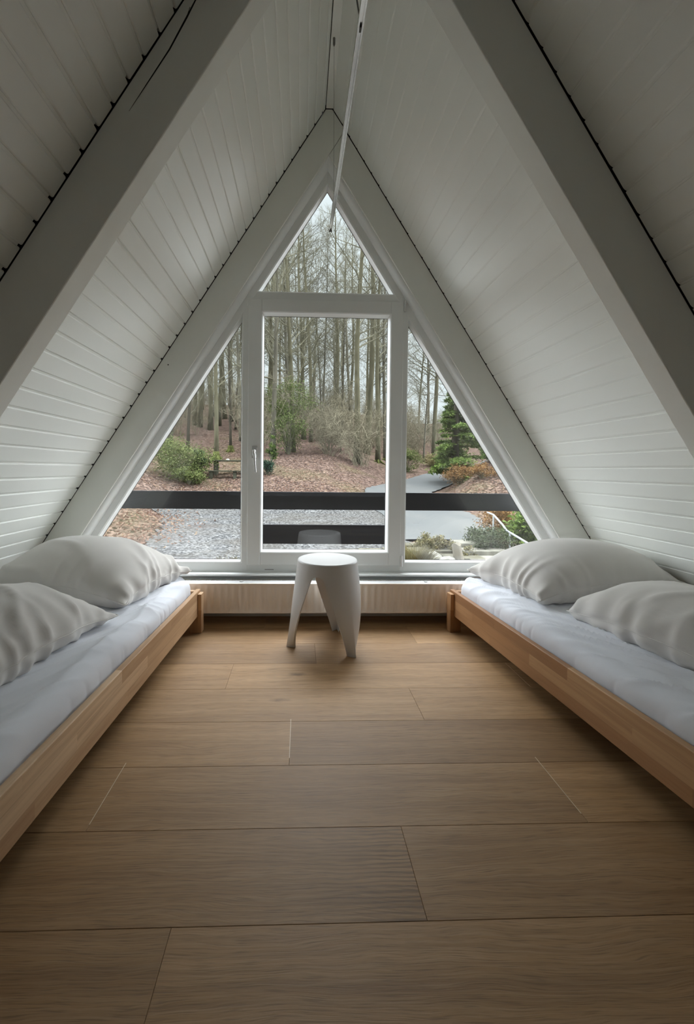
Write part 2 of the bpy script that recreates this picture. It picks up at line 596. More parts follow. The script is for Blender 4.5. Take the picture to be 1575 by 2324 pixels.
# ------------------------------------------------------------------ gable window
win = struct(empty('window_1', (XC, YF, 0.27)))
WL = Vector((-XC, -YF, -0.27))          # children are placed in world numbers through this offset
FO_L = lambda z: -1.612 + S * z          # frame outer (behind the bead)
FO_R = lambda z: 1.904 - S * z
FI_L = lambda z: -1.530 + S * z          # frame inner edge at the front
FI_R = lambda z: 1.818 - S * z
zap_o = (1.904 + 1.612) / (2 * S)
zap_i = (1.818 + 1.530) / (2 * S)
Y1 = 2.545
m = MB()
m.prism_y([(FO_L(0.20), 0.20), (FI_L(0.20), 0.20), (XC, zap_i), (XC, zap_o)], YF, Y1)
m.prism_y([(XC, zap_o), (XC, zap_i), (FI_R(0.20), 0.20), (FO_R(0.20), 0.20)], YF, Y1)
m.prism_y([(-1.40, 0.20), (1.70, 0.20), (1.56, 0.330), (-1.26, 0.330)], YF + 0.0006, Y1 - 0.001)         # bottom rail
m.prism_y([(-0.358, 0.28), (-0.320, 0.28), (-0.320, 1.95), (-0.358, 1.84)], YF + 0.0003, Y1 - 0.0005)      # left post
m.prism_y([(0.614, 0.28), (0.645, 0.28), (0.645, 1.84), (0.614, 1.95)], YF + 0.0003, Y1 - 0.0005)       # right post
m.prism_y([(-0.33, 1.922), (0.625, 1.922), (0.560, 1.972), (-0.275, 1.972)], YF + 0.0009, Y1 - 0.0015)    # transom
fr = m.build('frame', M['white_frame'], win, bevel=0.0025, fix=True)
fr.location = WL


def bead(mb, poly, w, y0, yg):
    """sloping glazing bead round a convex opening: poly at y0 shrinks by w at yg"""
    c = Vector((sum(p[0] for p in poly) / len(poly), sum(p[1] for p in poly) / len(poly)))
    n = len(poly)
    P2 = [Vector(p) for p in poly]
    area = sum(P2[i].x * P2[(i + 1) % n].y - P2[(i + 1) % n].x * P2[i].y for i in range(n))
    if area < 0:
        P2.reverse()

    def inset(d):
        out = []
        for i in range(n):
            a, b, c2 = P2[i - 1], P2[i], P2[(i + 1) % n]
            d1, d2 = (b - a).normalized(), (c2 - b).normalized()
            n1, n2 = Vector((-d1.y, d1.x)), Vector((-d2.y, d2.x))
            k = 1 + n1.dot(n2)
            out.append(b + (n1 + n2) * d / k)
        return out

    r0, r1, r2 = inset(-0.0015), inset(w * 0.35), inset(w)
    vs = [(p.x, y0, p.y) for p in r0] + [(p.x, y0 + 0.004, p.y) for p in r1] + [(p.x, yg, p.y) for p in r2]
    fs = []
    for k in range(2):
        for i in range(n):
            j = (i + 1) % n
            fs.append((k * n + i, k * n + j, (k + 1) * n + j, (k + 1) * n + i))
    mb.add(vs, fs)
    return r2


YGL = 2.522
m = MB()
ztop_l = (-0.358 + 1.530) / S
tri_l = bead(m, [(FI_L(0.330), 0.330), (-0.358, 0.330), (-0.358, ztop_l)], 0.012, YF + 0.001, YGL)
tri_r = bead(m, [(0.645, 0.330), (FI_R(0.330), 0.330), (0.645, (1.818 - 0.645) / S)], 0.012, YF + 0.001, YGL)
tri_t = bead(m, [(FI_L(1.972), 1.972), (FI_R(1.972), 1.972), (XC, zap_i)], 0.013, YF + 0.001, YGL)
gb = m.build('glazing_bead', M['white_frame'], win, fix=True)
gb.location = WL


def pane(poly, name, parent, off):
    b = MB()
    b.prism_y([(p.x, p.y) for p in poly], YGL - 0.002, YGL + 0.002)
    o = b.build(name, M['glass'], parent, fix=True)
    o.location = off
    return o


def seal(poly, parent, off):
    """dark rubber line between bead and glass"""
    b = MB()
    pts = [(p.x, YGL - 0.003, p.y) for p in poly]
    for a, c in zip(pts, pts[1:] + pts[:1]):
        b.tube([a, c], 0.0016, 6)
    o = b.build('seal', M['dark_plastic'], parent)
    o.location = off


for tri in (tri_l, tri_r, tri_t):
    pane(tri, 'pane', win, WL)
    seal(tri, win, WL)

sash = empty('sash', (0, 0, 0), 0, win)
YS = YF - 0.010
m = MB()
ox0, ox1, oz0, oz1 = -0.323, 0.617, 0.318, 1.926
ix0, ix1, iz0, iz1 = -0.243, 0.541, 0.394, 1.852
m.box((ox0, YS, oz0), (ix0, Y1, oz1))
m.box((ix1, YS, oz0), (ox1, Y1, oz1))
m.box((ix0, YS + 0.0004, oz0), (ix1, Y1, iz0))
m.box((ix0, YS + 0.0004, iz1), (ix1, Y1, oz1))
o = m.build('stile', M['white_frame'], sash, bevel=0.003)
o.location = WL
m = MB()
q = bead(m, [(ix0, iz0), (ix1, iz0), (ix1, iz1), (ix0, iz1)], 0.011, YS + 0.001, YGL)
o = m.build('glazing_bead', M['white_frame'], sash, fix=True)
o.location = WL
pane(q, 'pane', sash, WL)
seal(q, sash, WL)
# handle
m = MB()
hx = -0.2805
m.box((hx - 0.016, YS - 0.008, 0.968), (hx + 0.016, YS, 1.040))
m.lathe([(0, 0), (0.0115, 0), (0.0115, 0.012), (0.009, 0.03), (0, 0.03)], 20)
nv = 20 * 5
for i in range(len(m.v) - nv, len(m.v)):
    x, y, z = m.v[i]
    m.v[i] = (hx + x, YS - 0.006 - z, 1.010 + y)
m.tube([(hx, YS - 0.032, 1.014), (hx, YS - 0.040, 1.003), (hx + 0.002, YS - 0.042, 0.985), (hx + 0.006, YS - 0.042, 0.93), (hx + 0.011, YS - 0.041, 0.882)],
       [0.008, 0.0092, 0.0085, 0.0068, 0.0055], 12)
o = m.build('handle', M['handle'], sash, smooth=True, angle=45, bevel=0.0015, fix=True)
o.location = WL
o['label'] = 'satin metal lever handle pointing down'
for zz in (0.345, 1.90):
    m = MB()
    m.tube([(ox1 + 0.006, YS - 0.003, zz - 0.032), (ox1 + 0.006, YS - 0.003, zz + 0.032)], 0.007, 12)
    o = m.build('hinge', M['handle'], sash, smooth=True, angle=45)
    o.location = WL

# sill ledge, wall under the window
m = MB()
m.box((-1.58, 2.410, 0.266), (1.87, 2.56, 0.276))
m.box((-1.58, 2.462, 0.2465), (1.87, 2.56, 0.266))
m.box((-0.215, 2.4742, 0.2868), (-0.160, 2.476, 0.2895), 1)
struct(m.build('trim_3', [M['white_frame'], M['crack']], bevel=0.003))
m = MB()
m.box((-1.80, 2.478, -0.01), (2.09, 2.56, 0.247))
struct(m.build('wall_front', M['white_beam']))

# rear gable (behind the viewpoint): unseen window added as fill light
m = MB()
zl, zt_ = 0.45, 2.55
wl = [(RL(zl) + 0.22, zl), (RR(zl) - 0.22, zl), (RR(zt_) - 0.22, zt_), (RL(zt_) + 0.22, zt_)]
m.prism_y([(RL(0), 0), (RL(zl), zl), (RL(zt_), zt_), wl[3], wl[0], (wl[0][0], 0)], YB - 0.08, YB)
m.prism_y([(RR(0), 0), (wl[1][0], 0), wl[1], wl[2], (RR(zt_), zt_), (RR(zl), zl)], YB - 0.08, YB)
m.prism_y([(wl[0][0], 0), (wl[1][0], 0), wl[1], wl[0]], YB - 0.08, YB)
m.prism_y([(RL(zt_), zt_), (RR(zt_), zt_), (XC, 3.05)], YB - 0.08, YB)
struct(m.build('wall_back', M['white_wood'], fix=True))
w2 = struct(empty('added_fill_window', (XC, YB - 0.04, zl)))
m = MB()
m.prism_y(wl, YB - 0.05, YB - 0.046)
o = m.build('fill_light_pane', M['fill_light'], w2, fix=True)
o.location = Vector((-XC, -(YB - 0.04), -zl))

# unseen roof overhang, added to shade the balcony boards
m = MB()
m.prism_y([(RL(-0.3) - 0.06, -0.3), (RL(-0.3), -0.3), (XC, 3.056), (RR(-0.3), -0.3), (RR(-0.3) + 0.06, -0.3), (XC, 3.15)], YG1 + 0.03, 2.86)
struct(m.build('roof', M['raw_timber'], fix=True))


# ------------------------------------------------------------------ radiator
def radiator():
    x0, x1, z0, z1 = -0.80, 1.12, 0.070, 0.2430
    yf, yb = 2.330, 2.432
    r = tag(empty('radiator', ((x0 + x1) / 2, (yf + yb) / 2, z0)), 'long low cream panel radiator with a wavy front under the window', 'radiator')
    off = Vector((-(x0 + x1) / 2, -(yf + yb) / 2, -z0))
    nx, nz = 400, 14
    vs, fs = [], []
    for j in range(nz + 1):
        v = j / nz
        z = z0 + 0.006 + (z1 - 0.004 - z0 - 0.006) * v
        env = min(1, max(0, (v - 0.02) / 0.10)) * min(1, max(0, (0.95 - v) / 0.08))
        for i in range(nx + 1):
            x = x0 + (x1 - x0) * i / nx
            ph = ((x - x0) / 0.0385) % 1.0
            w = (0.5 - 0.5 * math.cos(2 * PI * ph)) ** 0.8
            vs.append((x, yf - 0.0015 + 0.0085 * w * env, z))
    for j in range(nz):
        for i in range(nx):
            a = j * (nx + 1) + i
            fs.append((a, a + 1, a + nx + 2, a + nx + 1))
    m = MB()
    m.add(vs, fs)
    o = m.build('front_panel', M['radiator'], r, smooth=True)
    o.location = off
    m = MB()
    m.box((x0, yf - 0.002, z0), (x1, yf + 0.008, z0 + 0.0075))
    m.box((x0, yf - 0.002, z1 - 0.006), (x1, yf + 0.012, z1))
    o = m.build('rim', M['radiator'], r, bevel=0.002)
    o.location = off
    m = MB()
    m.box((x0, yb - 0.014, z0), (x1, yb, z1 - 0.004))
    o = m.build('back_panel', M['radiator'], r, bevel=0.002)
    o.location = off
    m = MB()
    m.box((x0 - 0.004, yf + 0.001, z0 + 0.002), (x0, yb, z1 + 0.001))
    m.box((x1, yf + 0.001, z0 + 0.002), (x1 + 0.004, yb, z1 + 0.001))
    m.box((x0, yf + 0.006, z1 - 0.002), (x1, yf + 0.064, z1 + 0.0008))
    m.box((x0, yb - 0.010, z1 - 0.002), (x1, yb, z1 + 0.001))
    x = x0 + 0.03
    while x < x1:
        m.box((x, yf + 0.064, z1 - 0.003), (x + 0.004, yb - 0.010, z1))
        x += 0.030
    o = m.build('top_grille', M['grille'], r, bevel=0.001)
    o.location = off
    m = MB()
    m.box((x0 + 0.01, yf + 0.02, z0 + 0.012), (x1 - 0.01, yb - 0.02, z1 - 0.02))
    o = m.build('convector', M['dark_gap'], r)
    o.location = off
    for cx in (-0.340, 0.745):
        m = MB()
        m.lathe([(0, 0.006), (0.009, 0.005), (0.012, 0.0), (0.012, -0.002)], 16, at=(cx, yf + 0.035, z1 + 0.001))
        o = m.build('mounting_clip', M['grille'], r, smooth=True, angle=50, fix=True)
        o.location = off
    for cx in (x0 + 0.12, x1 - 0.12):
        m = MB()
        m.box((cx - 0.02, yf + 0.045, 0.0), (cx + 0.02, yb - 0.012, z0 + 0.016))
        o = m.build('foot', M['radiator'], r, bevel=0.002)
        o.location = off
    return r


radiator()


# ------------------------------------------------------------------ stool
def stool():
    r = tag(empty('stool', (0.142, 2.083, 0), math.radians(189)), 'white moulded round stool on three tapering legs in front of the window', 'stool')
    H, ZA = 0.4435, 0.384
    NT_, NZ = 44, 46
    RT = 0.153

    def R0(z):
        u = 1 - z / H
        return RT + 0.056 * u ** 1.05

    def gap(z):
        """half opening (rad) of an arch at height z"""
        if z >= ZA:
            return 0.0
        d = (ZA - z)
        full = math.radians(60)
        foot = math.radians(5.2)
        lin = (full - foot) * (d / ZA) ** 0.96
        rnd = 0.026 / R0(z) * math.sqrt(min(1.0, 1 - (1 - min(d, 0.02) / 0.02) ** 2))
        return min(full - foot, max(lin * 0.98 + rnd * (1 - d / ZA), 0))

    def point(phi, half, z, inner):
        # phi in [-1, 1] across the leg; the leg flattens into a shallow fold towards the foot
        u = max(0.0, 1 - z / ZA)
        a = phi * half
        rr = R0(z)
        k = u ** 1.4
        chord = rr * math.cos(half) / max(1e-4, math.cos(abs(a) - half * 0.0)) if half < 1.2 else rr
        flat = rr - (rr * 0.16) * abs(phi) * k
        rr = rr * (1 - k) + flat * k
        if inner:
            rr -= 0.006 + 0.004 * k
        return (rr * math.cos(a), rr * math.sin(a), z)

    zs = [ZA * (1 - (1 - i / 30)) for i in range(31)]
    zs = [ZA * (i / 34) for i in range(31)] + [ZA * (1 - t) for t in (0.09, 0.065, 0.045, 0.03, 0.018, 0.009, 0.003)] + [ZA]
    zs = sorted(set(round(z, 6) for z in zs))
    zt = [ZA + (H - 0.008 - ZA) * k / 4 for k in range(1, 5)]
    allz = zs + zt
    for leg in range(3):
        m = MB()
        for inner in (False, True):
            vs, fs = [], []
            for z in allz:
                half = math.radians(60) - gap(z)
                for i in range(NT_ + 1):
                    vs.append(point(2 * i / NT_ - 1, half, z, inner))
            for j in range(len(allz) - 1):
                for i in range(NT_):
                    a = j * (NT_ + 1) + i
                    f = (a, a + 1, a + NT_ + 2, a + NT_ + 1)
                    fs.append(f if not inner else f[::-1])
            m.add(vs, fs)
        n = len(allz) * (NT_ + 1)
        fs = []
        for i in range(NT_):
            fs.append((i, n + i, n + i + 1, i + 1))                      # foot
        for j in range(len(zs) - 1):                                     # cut edges of the arches
            a = j * (NT_ + 1)
            b = a + NT_ + 1
            fs.append((a, b, n + b, n + a))
            a += NT_
            b += NT_
            fs.append((a, n + a, n + b, b))
        base = len(m.f)
        m.f += fs
        m.m += [0] * len(fs)
        o = m.build('leg', M['stool'], r, smooth=True, angle=50)
        o.rotation_euler = (0, 0, leg * 2 * PI / 3)
    m = MB()
    prof = [(R0(H - 0.008) - 0.0065, H - 0.012), (R0(H - 0.008), H - 0.008), (R0(H) - 0.0006, H - 0.0045), (R0(H) - 0.0022, H - 0.0018), (R0(H) - 0.0058, H - 0.0002),
            (R0(H) - 0.012, H), (0.10, H - 0.001), (0.05, H - 0.0018), (0.0, H - 0.002)]
    m.lathe(prof, 132)
    m.lathe([(0, H - 0.009), (0.10, H - 0.009), (R0(H - 0.008) - 0.0065, H - 0.012)], 132)
    m.build('seat', M['stool'], r, smooth=True, angle=60, fix=True)
    return r


stool()


# ------------------------------------------------------------------ beds
BED_L = 2.0


def bed(label, loc, rz, side, bw):
    """origin: inner rail's outer face at floor, end nearest the window.  Local +Y runs to the window, +X (side) away from the aisle"""
    r = tag(empty('bed', loc, rz), label, 'bed', 'low wooden beds facing each other')
    s = side
    W = 0.795

    def bx(name, x0, x1, y0, y1, z0, z1, bev=0.0025, vertical=False):
        m = MB()
        xa, xb = sorted((x0 * s, x1 * s))
        if vertical:      # grain upright: local Y is the long axis
            m.box((xa, z0, -y1), (xb, z1, -y0))
            o = m.build(name, bw, r, bevel=bev)
            o.rotation_euler = (PI / 2, 0, 0)
        else:
            m.box((xa, y0, z0), (xb, y1, z1))
            o = m.build(name, bw, r, bevel=bev)
        return o

    bx('side_rail', 0, 0.024, -BED_L, 0.0, 0.092, 0.228)
    bx('side_rail', W - 0.024, W, -BED_L, 0.0, 0.092, 0.228)
    for y0 in (-0.026, -BED_L + 0.002):
        m = MB()
        m.box((-(W - 0.05) / 2 , -0.012, 0.0), ((W - 0.05) / 2, 0.012, 0.128))
        v = [(y, x, z) for x, y, z in m.v]
        m.v = v
        o = m.build('end_rail', bw, r, bevel=0.0025, fix=True)
        o.location = (s * W / 2, y0 + 0.012, 0.094)
        o.rotation_euler = (0, 0, PI / 2)
    for x0 in (-0.021, W - 0.040):
        for y0 in (-0.058, -BED_L + 0.002):
            m = MB()
            inner = x0 < 0.3
            # post with a rebate that carries the rail
            a, b = (x0, x0 + 0.061)
            if inner:
                m.box((min(a * s, -0.0005 * s), 0, -(y0 + 0.050)), (max(a * s, -0.0005 * s), 0.2145, -y0))
                m.box((min(-0.0005 * s, b * s), 0, -(y0 + 0.050)), (max(-0.0005 * s, b * s), 0.0915, -y0))
            else:
                m.box((min((W + 0.0005) * s, (W + 0.021) * s), 0, -(y0 + 0.050)), (max((W + 0.0005) * s, (W + 0.021) * s), 0.2145, -y0))
                m.box((min((W + 0.0005) * s, a * s), 0, -(y0 + 0.050)), (max((W + 0.0005) * s, a * s), 0.0915, -y0))
            o = m.build('leg', bw, r, bevel=0.002)
            o.rotation_euler = (PI / 2, 0, 0)
    for i in range(12):
        y = -0.10 - i * 0.165
        bx('slat', 0.026, W - 0.026, y - 0.07, y, 0.135, 0.150, 0.002)
    return r


BEDS = {'L': ((-0.5545, 2.276, 0.0), math.radians(-2.0), -1), 'R': ((0.8580, 2.276, 0.0), math.radians(4.1), 1)}
bed('pale wooden bed frame standing along the left sloping wall', *BEDS['L'], M['bed_wood_pale'])
bed('warmer brown wooden bed frame standing along the right sloping wall', *BEDS['R'], M['bed_wood'])


# ------------------------------------------------------------------ mattresses with fitted sheets
def hash2(ix, iy, seed):
    n = (ix * 374761393 + iy * 668265263 + seed * 1442695041) & 0xffffffff
    n = ((n ^ (n >> 13)) * 1274126177) & 0xffffffff
    return (n ^ (n >> 16)) / 4294967295.0


def vnoise(x, y, seed=0):
    x = np.asarray(x, float)
    y = np.asarray(y, float)
    ix, iy = np.floor(x).astype(np.int64), np.floor(y).astype(np.int64)
    fx, fy = x - ix, y - iy
    fx, fy = fx * fx * (3 - 2 * fx), fy * fy * (3 - 2 * fy)

    def h(a, b):
        n = (a * 374761393 + b * 668265263 + seed * 144269504) & 0xffffffff
        n = ((n ^ (n >> 13)) * 1274126177) & 0xffffffff
        return ((n ^ (n >> 16)) & 0xffffff) / float(0xffffff)

    return (h(ix, iy) * (1 - fx) + h(ix + 1, iy) * fx) * (1 - fy) + (h(ix, iy + 1) * (1 - fx) + h(ix + 1, iy + 1) * fx) * fy * 1.0


def mattress(label, key, seed):
    loc, rz, s = BEDS[key]
    W, Lm = 0.728, 1.93
    z0, zt = 0.152, 0.293
    nu, nv = 150, 380
    rad = 0.050
    # cross-section parameter walks bottom edge -> side -> top -> side
    prof = []
    side = 16
    for i in range(side):
        t = i / side
        prof.append((0.0, z0 + (zt - rad - z0) * t))
    for i in range(14):
        t = i / 14 * PI / 2
        prof.append((rad - rad * math.cos(t), zt - rad + rad * math.sin(t)))
    top_n = 74
    for i in range(top_n + 1):
        prof.append((rad + (W - 2 * rad) * i / top_n, zt))
    for i in range(1, 15):
        t = (1 - i / 14) * PI / 2
        prof.append((W - rad + rad * math.cos(t), zt - rad + rad * math.sin(t)))
    for i in range(1, side + 1):
        t = 1 - i / side
        prof.append((W, z0 + (zt - rad - z0) * t))
    P = np.array(prof)
    arc = np.concatenate([[0], np.cumsum(np.hypot(*np.diff(P, axis=0).T))])
    n = len(P)
    ys = np.linspace(0, 1, nv + 1)
    # rounded ends in plan: shrink near both ends
    Yv = -Lm * ys
    X = np.zeros((nv + 1, n))
    Y = np.zeros((nv + 1, n))
    Z = np.zeros((nv + 1, n))
    for j, t in enumerate(ys):
        d = min(t, 1 - t) * Lm
        e = 0.06
        k = 0.0 if d > e else (1 - math.sqrt(max(0, 1 - (1 - d / e) ** 2)))
        X[j] = W / 2 + (P[:, 0] - W / 2) * (1 - 0.10 * k)
        Y[j] = Yv[j]
        Z[j] = z0 + (P[:, 1] - z0) * (1 - 0.30 * k)
    # sheet wrinkles: drawn diagonally from the aisle edge, softer towards the middle
    xa, yy = X, Y
    edge = np.exp(-((xa - 0.05) / 0.16) ** 2)
    q = vnoise(xa * 2.1 + 3, yy * 1.5, seed)
    dirx = yy * 0.78 + xa * (0.9 + 0.5 * q) + 0.10 * vnoise(xa * 4, yy * 3, seed + 4)
    fold = np.abs(2 * vnoise(dirx * 11.0, xa * 2.0 - yy * 0.8, seed + 1) - 1)
    fold = (1 - fold) ** 3
    fold2 = (1 - np.abs(2 * vnoise(dirx * 23.0 + 7, xa * 3.2 - yy * 1.7, seed + 2) - 1)) ** 3
    long_ = (1 - np.abs(2 * vnoise(xa * 13 + 0.8 * q, yy * 1.2 + 5, seed + 3) - 1)) ** 3
    amp = 0.005 + 0.017 * edge
    topmask = np.clip((Z - (zt - rad)) / rad, 0, 1)
    dz = topmask * (amp * (fold * 0.8 + fold2 * 0.35) + 0.010 * edge * long_) + topmask * 0.006 * (vnoise(xa * 3, yy * 2.2, seed + 9) - 0.5)
    sag = -0.006 * np.exp(-((xa - 0.03) / 0.05) ** 2) * vnoise(yy * 3.1, yy * 0, seed + 6)
    Z = Z + dz + sag * topmask
    # the sheet's side bulges a little here and there, never past the rail
    sidemask = np.exp(-(xa / 0.03) ** 2) * (1 - topmask)
    X = X + sidemask * (0.004 * (fold2 - 0.3))
    V = np.stack([X, Y, Z], -1)
    m = MB()
    idx = np.arange((nv + 1) * n).reshape(nv + 1, n)
    vs = V.reshape(-1, 3).copy()
    vs[:, 0] = s * (vs[:, 0] + 0.0335)
    fs = [(int(idx[j, i]), int(idx[j, i + 1]), int(idx[j + 1, i + 1]), int(idx[j + 1, i])) for j in range(nv) for i in range(n - 1)]
    if s > 0:
        fs = [f[::-1] for f in fs]
    m.add(vs.tolist(), fs)
    m.f.append(tuple(int(i) for i in idx[0]))
    m.f.append(tuple(int(i) for i in idx[nv][::-1]))
    m.m += [0, 0]
    # underside
    m.f.append((int(idx[0, 0]), int(idx[nv, 0]), int(idx[nv, n - 1]), int(idx[0, n - 1])))
    m.m.append(0)
    o = m.build('mattress', M['sheet'], smooth=True, fix=True, angle=60)
    o.location = (loc[0], loc[1], 0)
    o.rotation_euler = (0, 0, rz)
    off = Matrix.Rotation(rz, 3, 'Z') @ Vector((0, -0.028, 0))
    o.location = Vector((loc[0], loc[1], 0.0)) + off
    tag(o, label, 'mattress', 'mattresses in white fitted sheets')
    return o


mattress('mattress in a creased white fitted sheet on the left bed', 'L', 11)
mattress('mattress in a creased white fitted sheet on the right bed', 'R', 23)


# ------------------------------------------------------------------ pillows: two sewn sheets, inflated and dropped on the mattress
def pillow_shape(a, b, press, steps, seed, nu=64, nv=48, slack=0.02):
    rs = np.random.RandomState(seed)
    u = np.linspace(-a / 2, a / 2, nu)
    v = np.linspace(-b / 2, b / 2, nv)
    U, Vv = np.meshgrid(u, v, indexing='ij')
    top = np.arange(nu * nv).reshape(nu, nv)
    bot = top.copy()
    inner = np.zeros((nu, nv), bool)
    inner[1:-1, 1:-1] = True
    bot[inner] = nu * nv + np.arange(inner.sum())
    N = nu * nv + inner.sum()
    X = np.zeros((N, 3))
    h = 0.02 * (1 - (2 * U / a) ** 2) * (1 - (2 * Vv / b) ** 2)
    X[top.ravel()] = np.stack([U, Vv, 0.06 + h], -1).reshape(-1, 3)
    X[bot[inner]] = np.stack([U, Vv, 0.06 - h], -1)[inner]
    X += rs.normal(0, 0.0012, X.shape)
    du, dv = a / (nu - 1), b / (nv - 1)
    batches = []

    def addb(I, J, L, k):
        if len(I):
            batches.append((I.ravel(), J.ravel(), L, k))

    for g, isbot in ((top, False), (bot, True)):
        for (di, dj, st) in ((1, 0, 1.0), (0, 1, 1.0), (1, 1, 0.35), (1, -1, 0.35), (2, 0, 0.12), (0, 2, 0.12)):
            L = math.hypot(di * du, dj * dv)
            ii, jj = np.meshgrid(np.arange(nu - di), np.arange(max(0, -dj), nv - max(0, dj)), indexing='ij')
            I = g[ii, jj]
            J = g[ii + di, jj + dj]
            if isbot:
                keep = ~((I < nu * nv) & (J < nu * nv))
            else:
                keep = np.ones_like(I, bool)
            step = max(abs(di), abs(dj))
            key = (ii if di else jj)
            par = (key // step) % 2
            for p in (0, 1):
                sel = keep & (par == p)
                addb(I[sel], J[sel], L, st)
    # triangles for pressure
    tris = []
    for g, rev in ((top, False), (bot, True)):
        A, B, C, D = g[:-1, :-1].ravel(), g[1:, :-1].ravel(), g[1:, 1:].ravel(), g[:-1, 1:].ravel()
        t = np.concatenate([np.stack([A, B, C], 1), np.stack([A, C, D], 1)])
        tris.append(t[:, ::-1] if rev else t)
    T = np.concatenate(tris)
    Vel = np.zeros_like(X)
    dt = 0.016
    w_area = du * dv
    for st in range(steps):
        p = press * min(1.0, st / (steps * 0.5))
        nrm = np.cross(X[T[:, 1]] - X[T[:, 0]], X[T[:, 2]] - X[T[:, 0]]) / 6.0
        F = np.zeros_like(X)
        for k in range(3):
            for c in range(3):
                F[:, c] += np.bincount(T[:, k], nrm[:, c], N)
        ln = np.sqrt((F * F).sum(1))[:, None]
        acc = F / np.maximum(ln, w_area * 0.8) * p
        acc[:, 2] -= 3.0
        Vel = (Vel + acc * dt) * 0.93
        P0 = X.copy()
        X = X + Vel * dt
        for it in range(10):
            for I, J, L, k in batches:
                d = X[J] - X[I]
                l = np.sqrt((d * d).sum(1)) + 1e-9
                c = (l - L)
                if k < 1:
                    c = c * k
                corr = d * (0.5 * c / l)[:, None]
                X[I] += corr
                X[J] -= corr
            X[:, 2] = np.maximum(X[:, 2], 0.0)
        Vel = (X - P0) / dt
        low = X[:, 2] < 0.001
        Vel[low, :2] *= 0.3
    return X, top, bot, T, nu, nv


def pillow(label, loc, rz, a, b, press, seed, dent=None, tilt=(0, 0)):
    X, top, bot, T, nu, nv = pillow_shape(a, b, press, 90, seed)
    # drawn-out corners and creases running in from the seams
    A2, B2 = a / 2, b / 2
    nrm = np.zeros_like(X)
    fn = np.cross(X[T[:, 1]] - X[T[:, 0]], X[T[:, 2]] - X[T[:, 0]])
    for k in range(3):
        for c in range(3):
            nrm[:, c] += np.bincount(T[:, k], fn[:, c], len(X))
    nrm /= np.linalg.norm(nrm, axis=1)[:, None] + 1e-9
    rest = np.zeros((len(X), 2))
    uu, vv = np.meshgrid(np.linspace(-A2, A2, nu), np.linspace(-B2, B2, nv), indexing='ij')
    rest[top.ravel()] = np.stack([uu, vv], -1).reshape(-1, 2)
    rest[bot.ravel()] = np.stack([uu, vv], -1).reshape(-1, 2)
    ru, rv = rest[:, 0], rest[:, 1]
    du_, dv_ = A2 - np.abs(ru), B2 - np.abs(rv)
    amp = np.zeros(len(X))
    for d, along, sd, am in ((du_, rv, 1, 0.024), (dv_, ru, 2, 0.013)):
        q = along * 22 + 1.6 * vnoise(along * 6 + 5 * sd, d * 5, seed + sd) + d * 5 * (vnoise(along * 3 + 9, d * 0, seed + 7) - 0.5)
        w1 = (1 - np.abs(2 * vnoise(q + 31 * sd, d * 1.5 + 3, seed + 3 * sd) - 1)) ** 2
        reach = 0.05 + 0.10 * vnoise(along * 7 + 3, d * 0 + sd, seed + 5)
        amp += (w1 - 0.33) * am * np.exp(-(d / reach) ** 2) * np.clip(d / 0.012, 0, 1)
    q2 = (ru * 0.7 + rv * 1.0) * 6 + 1.2 * vnoise(ru * 4, rv * 4, seed + 11)
    w2 = (1 - np.abs(2 * vnoise(q2 + 3, (ru - rv) * 1.6 + 8, seed + 12) - 1)) ** 4
    amp += (w2 - 0.2) * 0.014 + 0.018 * (vnoise(ru * 4.2 + 3, rv * 4.2 + 1, seed + 13) - 0.5)
    X = X + nrm * amp[:, None]
    cd = np.exp(-((du_ / 0.075) ** 2 + (dv_ / 0.075) ** 2))
    X[:, 0] += np.sign(ru) * cd * 0.004
    X[:, 1] += np.sign(rv) * cd * 0.004
    if dent is not None:
        for (cx, cy, r, dz) in dent:
            k = np.exp(-(((X[:, 0] - cx) ** 2 + (X[:, 1] - cy) ** 2) / r ** 2))
            X[:, 2] -= dz * k * np.clip(X[:, 2] / 0.1, 0, 1)
    X[:, 2] = np.maximum(X[:, 2], 0.0)
    fs = []
    for g, rev in ((top, False), (bot, True)):
        for i in range(nu - 1):
            for j in range(nv - 1):
                f = (int(g[i, j]), int(g[i + 1, j]), int(g[i + 1, j + 1]), int(g[i, j + 1]))
                fs.append(f[::-1] if rev else f)
    root = tag(empty('pillow', loc, rz), label, 'pillow', 'grey pillows')
    root.rotation_euler = (tilt[0], tilt[1], rz)
    m = MB()
    m.add(X.tolist(), fs)
    o = m.build('pillowcase', M['pillow'], root, smooth=True)
    sd = o.modifiers.new('smooth', 'SUBSURF')
    sd.levels = sd.render_levels = 1
    # raised seam round the edge
    loop = [top[i, 0] for i in range(nu)] + [top[nu - 1, j] for j in range(1, nv)] + [top[i, nv - 1] for i in range(nu - 2, -1, -1)] + [top[0, j] for j in range(nv - 2, 0, -1)]
    pts = [Vector(X[i]) for i in loop]
    pts.append(pts[0])
    m = MB()
    m.tube(pts, 0.0019, 6, cap=False)
    m.build('seam', M['pillow'], root, smooth=True)
    return root


ZM = 0.297
pillow('plump grey pillow nearest the window on the left bed', (-1.045, 2.045, ZM), math.radians(-11), 0.76, 0.57, 11.5, 5)
pillow('grey pillow lying in front of another on the left bed', (-1.03, 1.245, ZM - 0.002), math.radians(-8), 0.52, 0.78, 9, 6)
pillow('plump grey pillow nearest the window on the right bed', (1.405, 2.055, ZM), math.radians(9), 0.80, 0.55, 12.5, 8)
pillow('grey pillow lying in front of another on the right bed', (1.385, 1.30, ZM), math.radians(6), 0.42, 0.76, 10, 9)


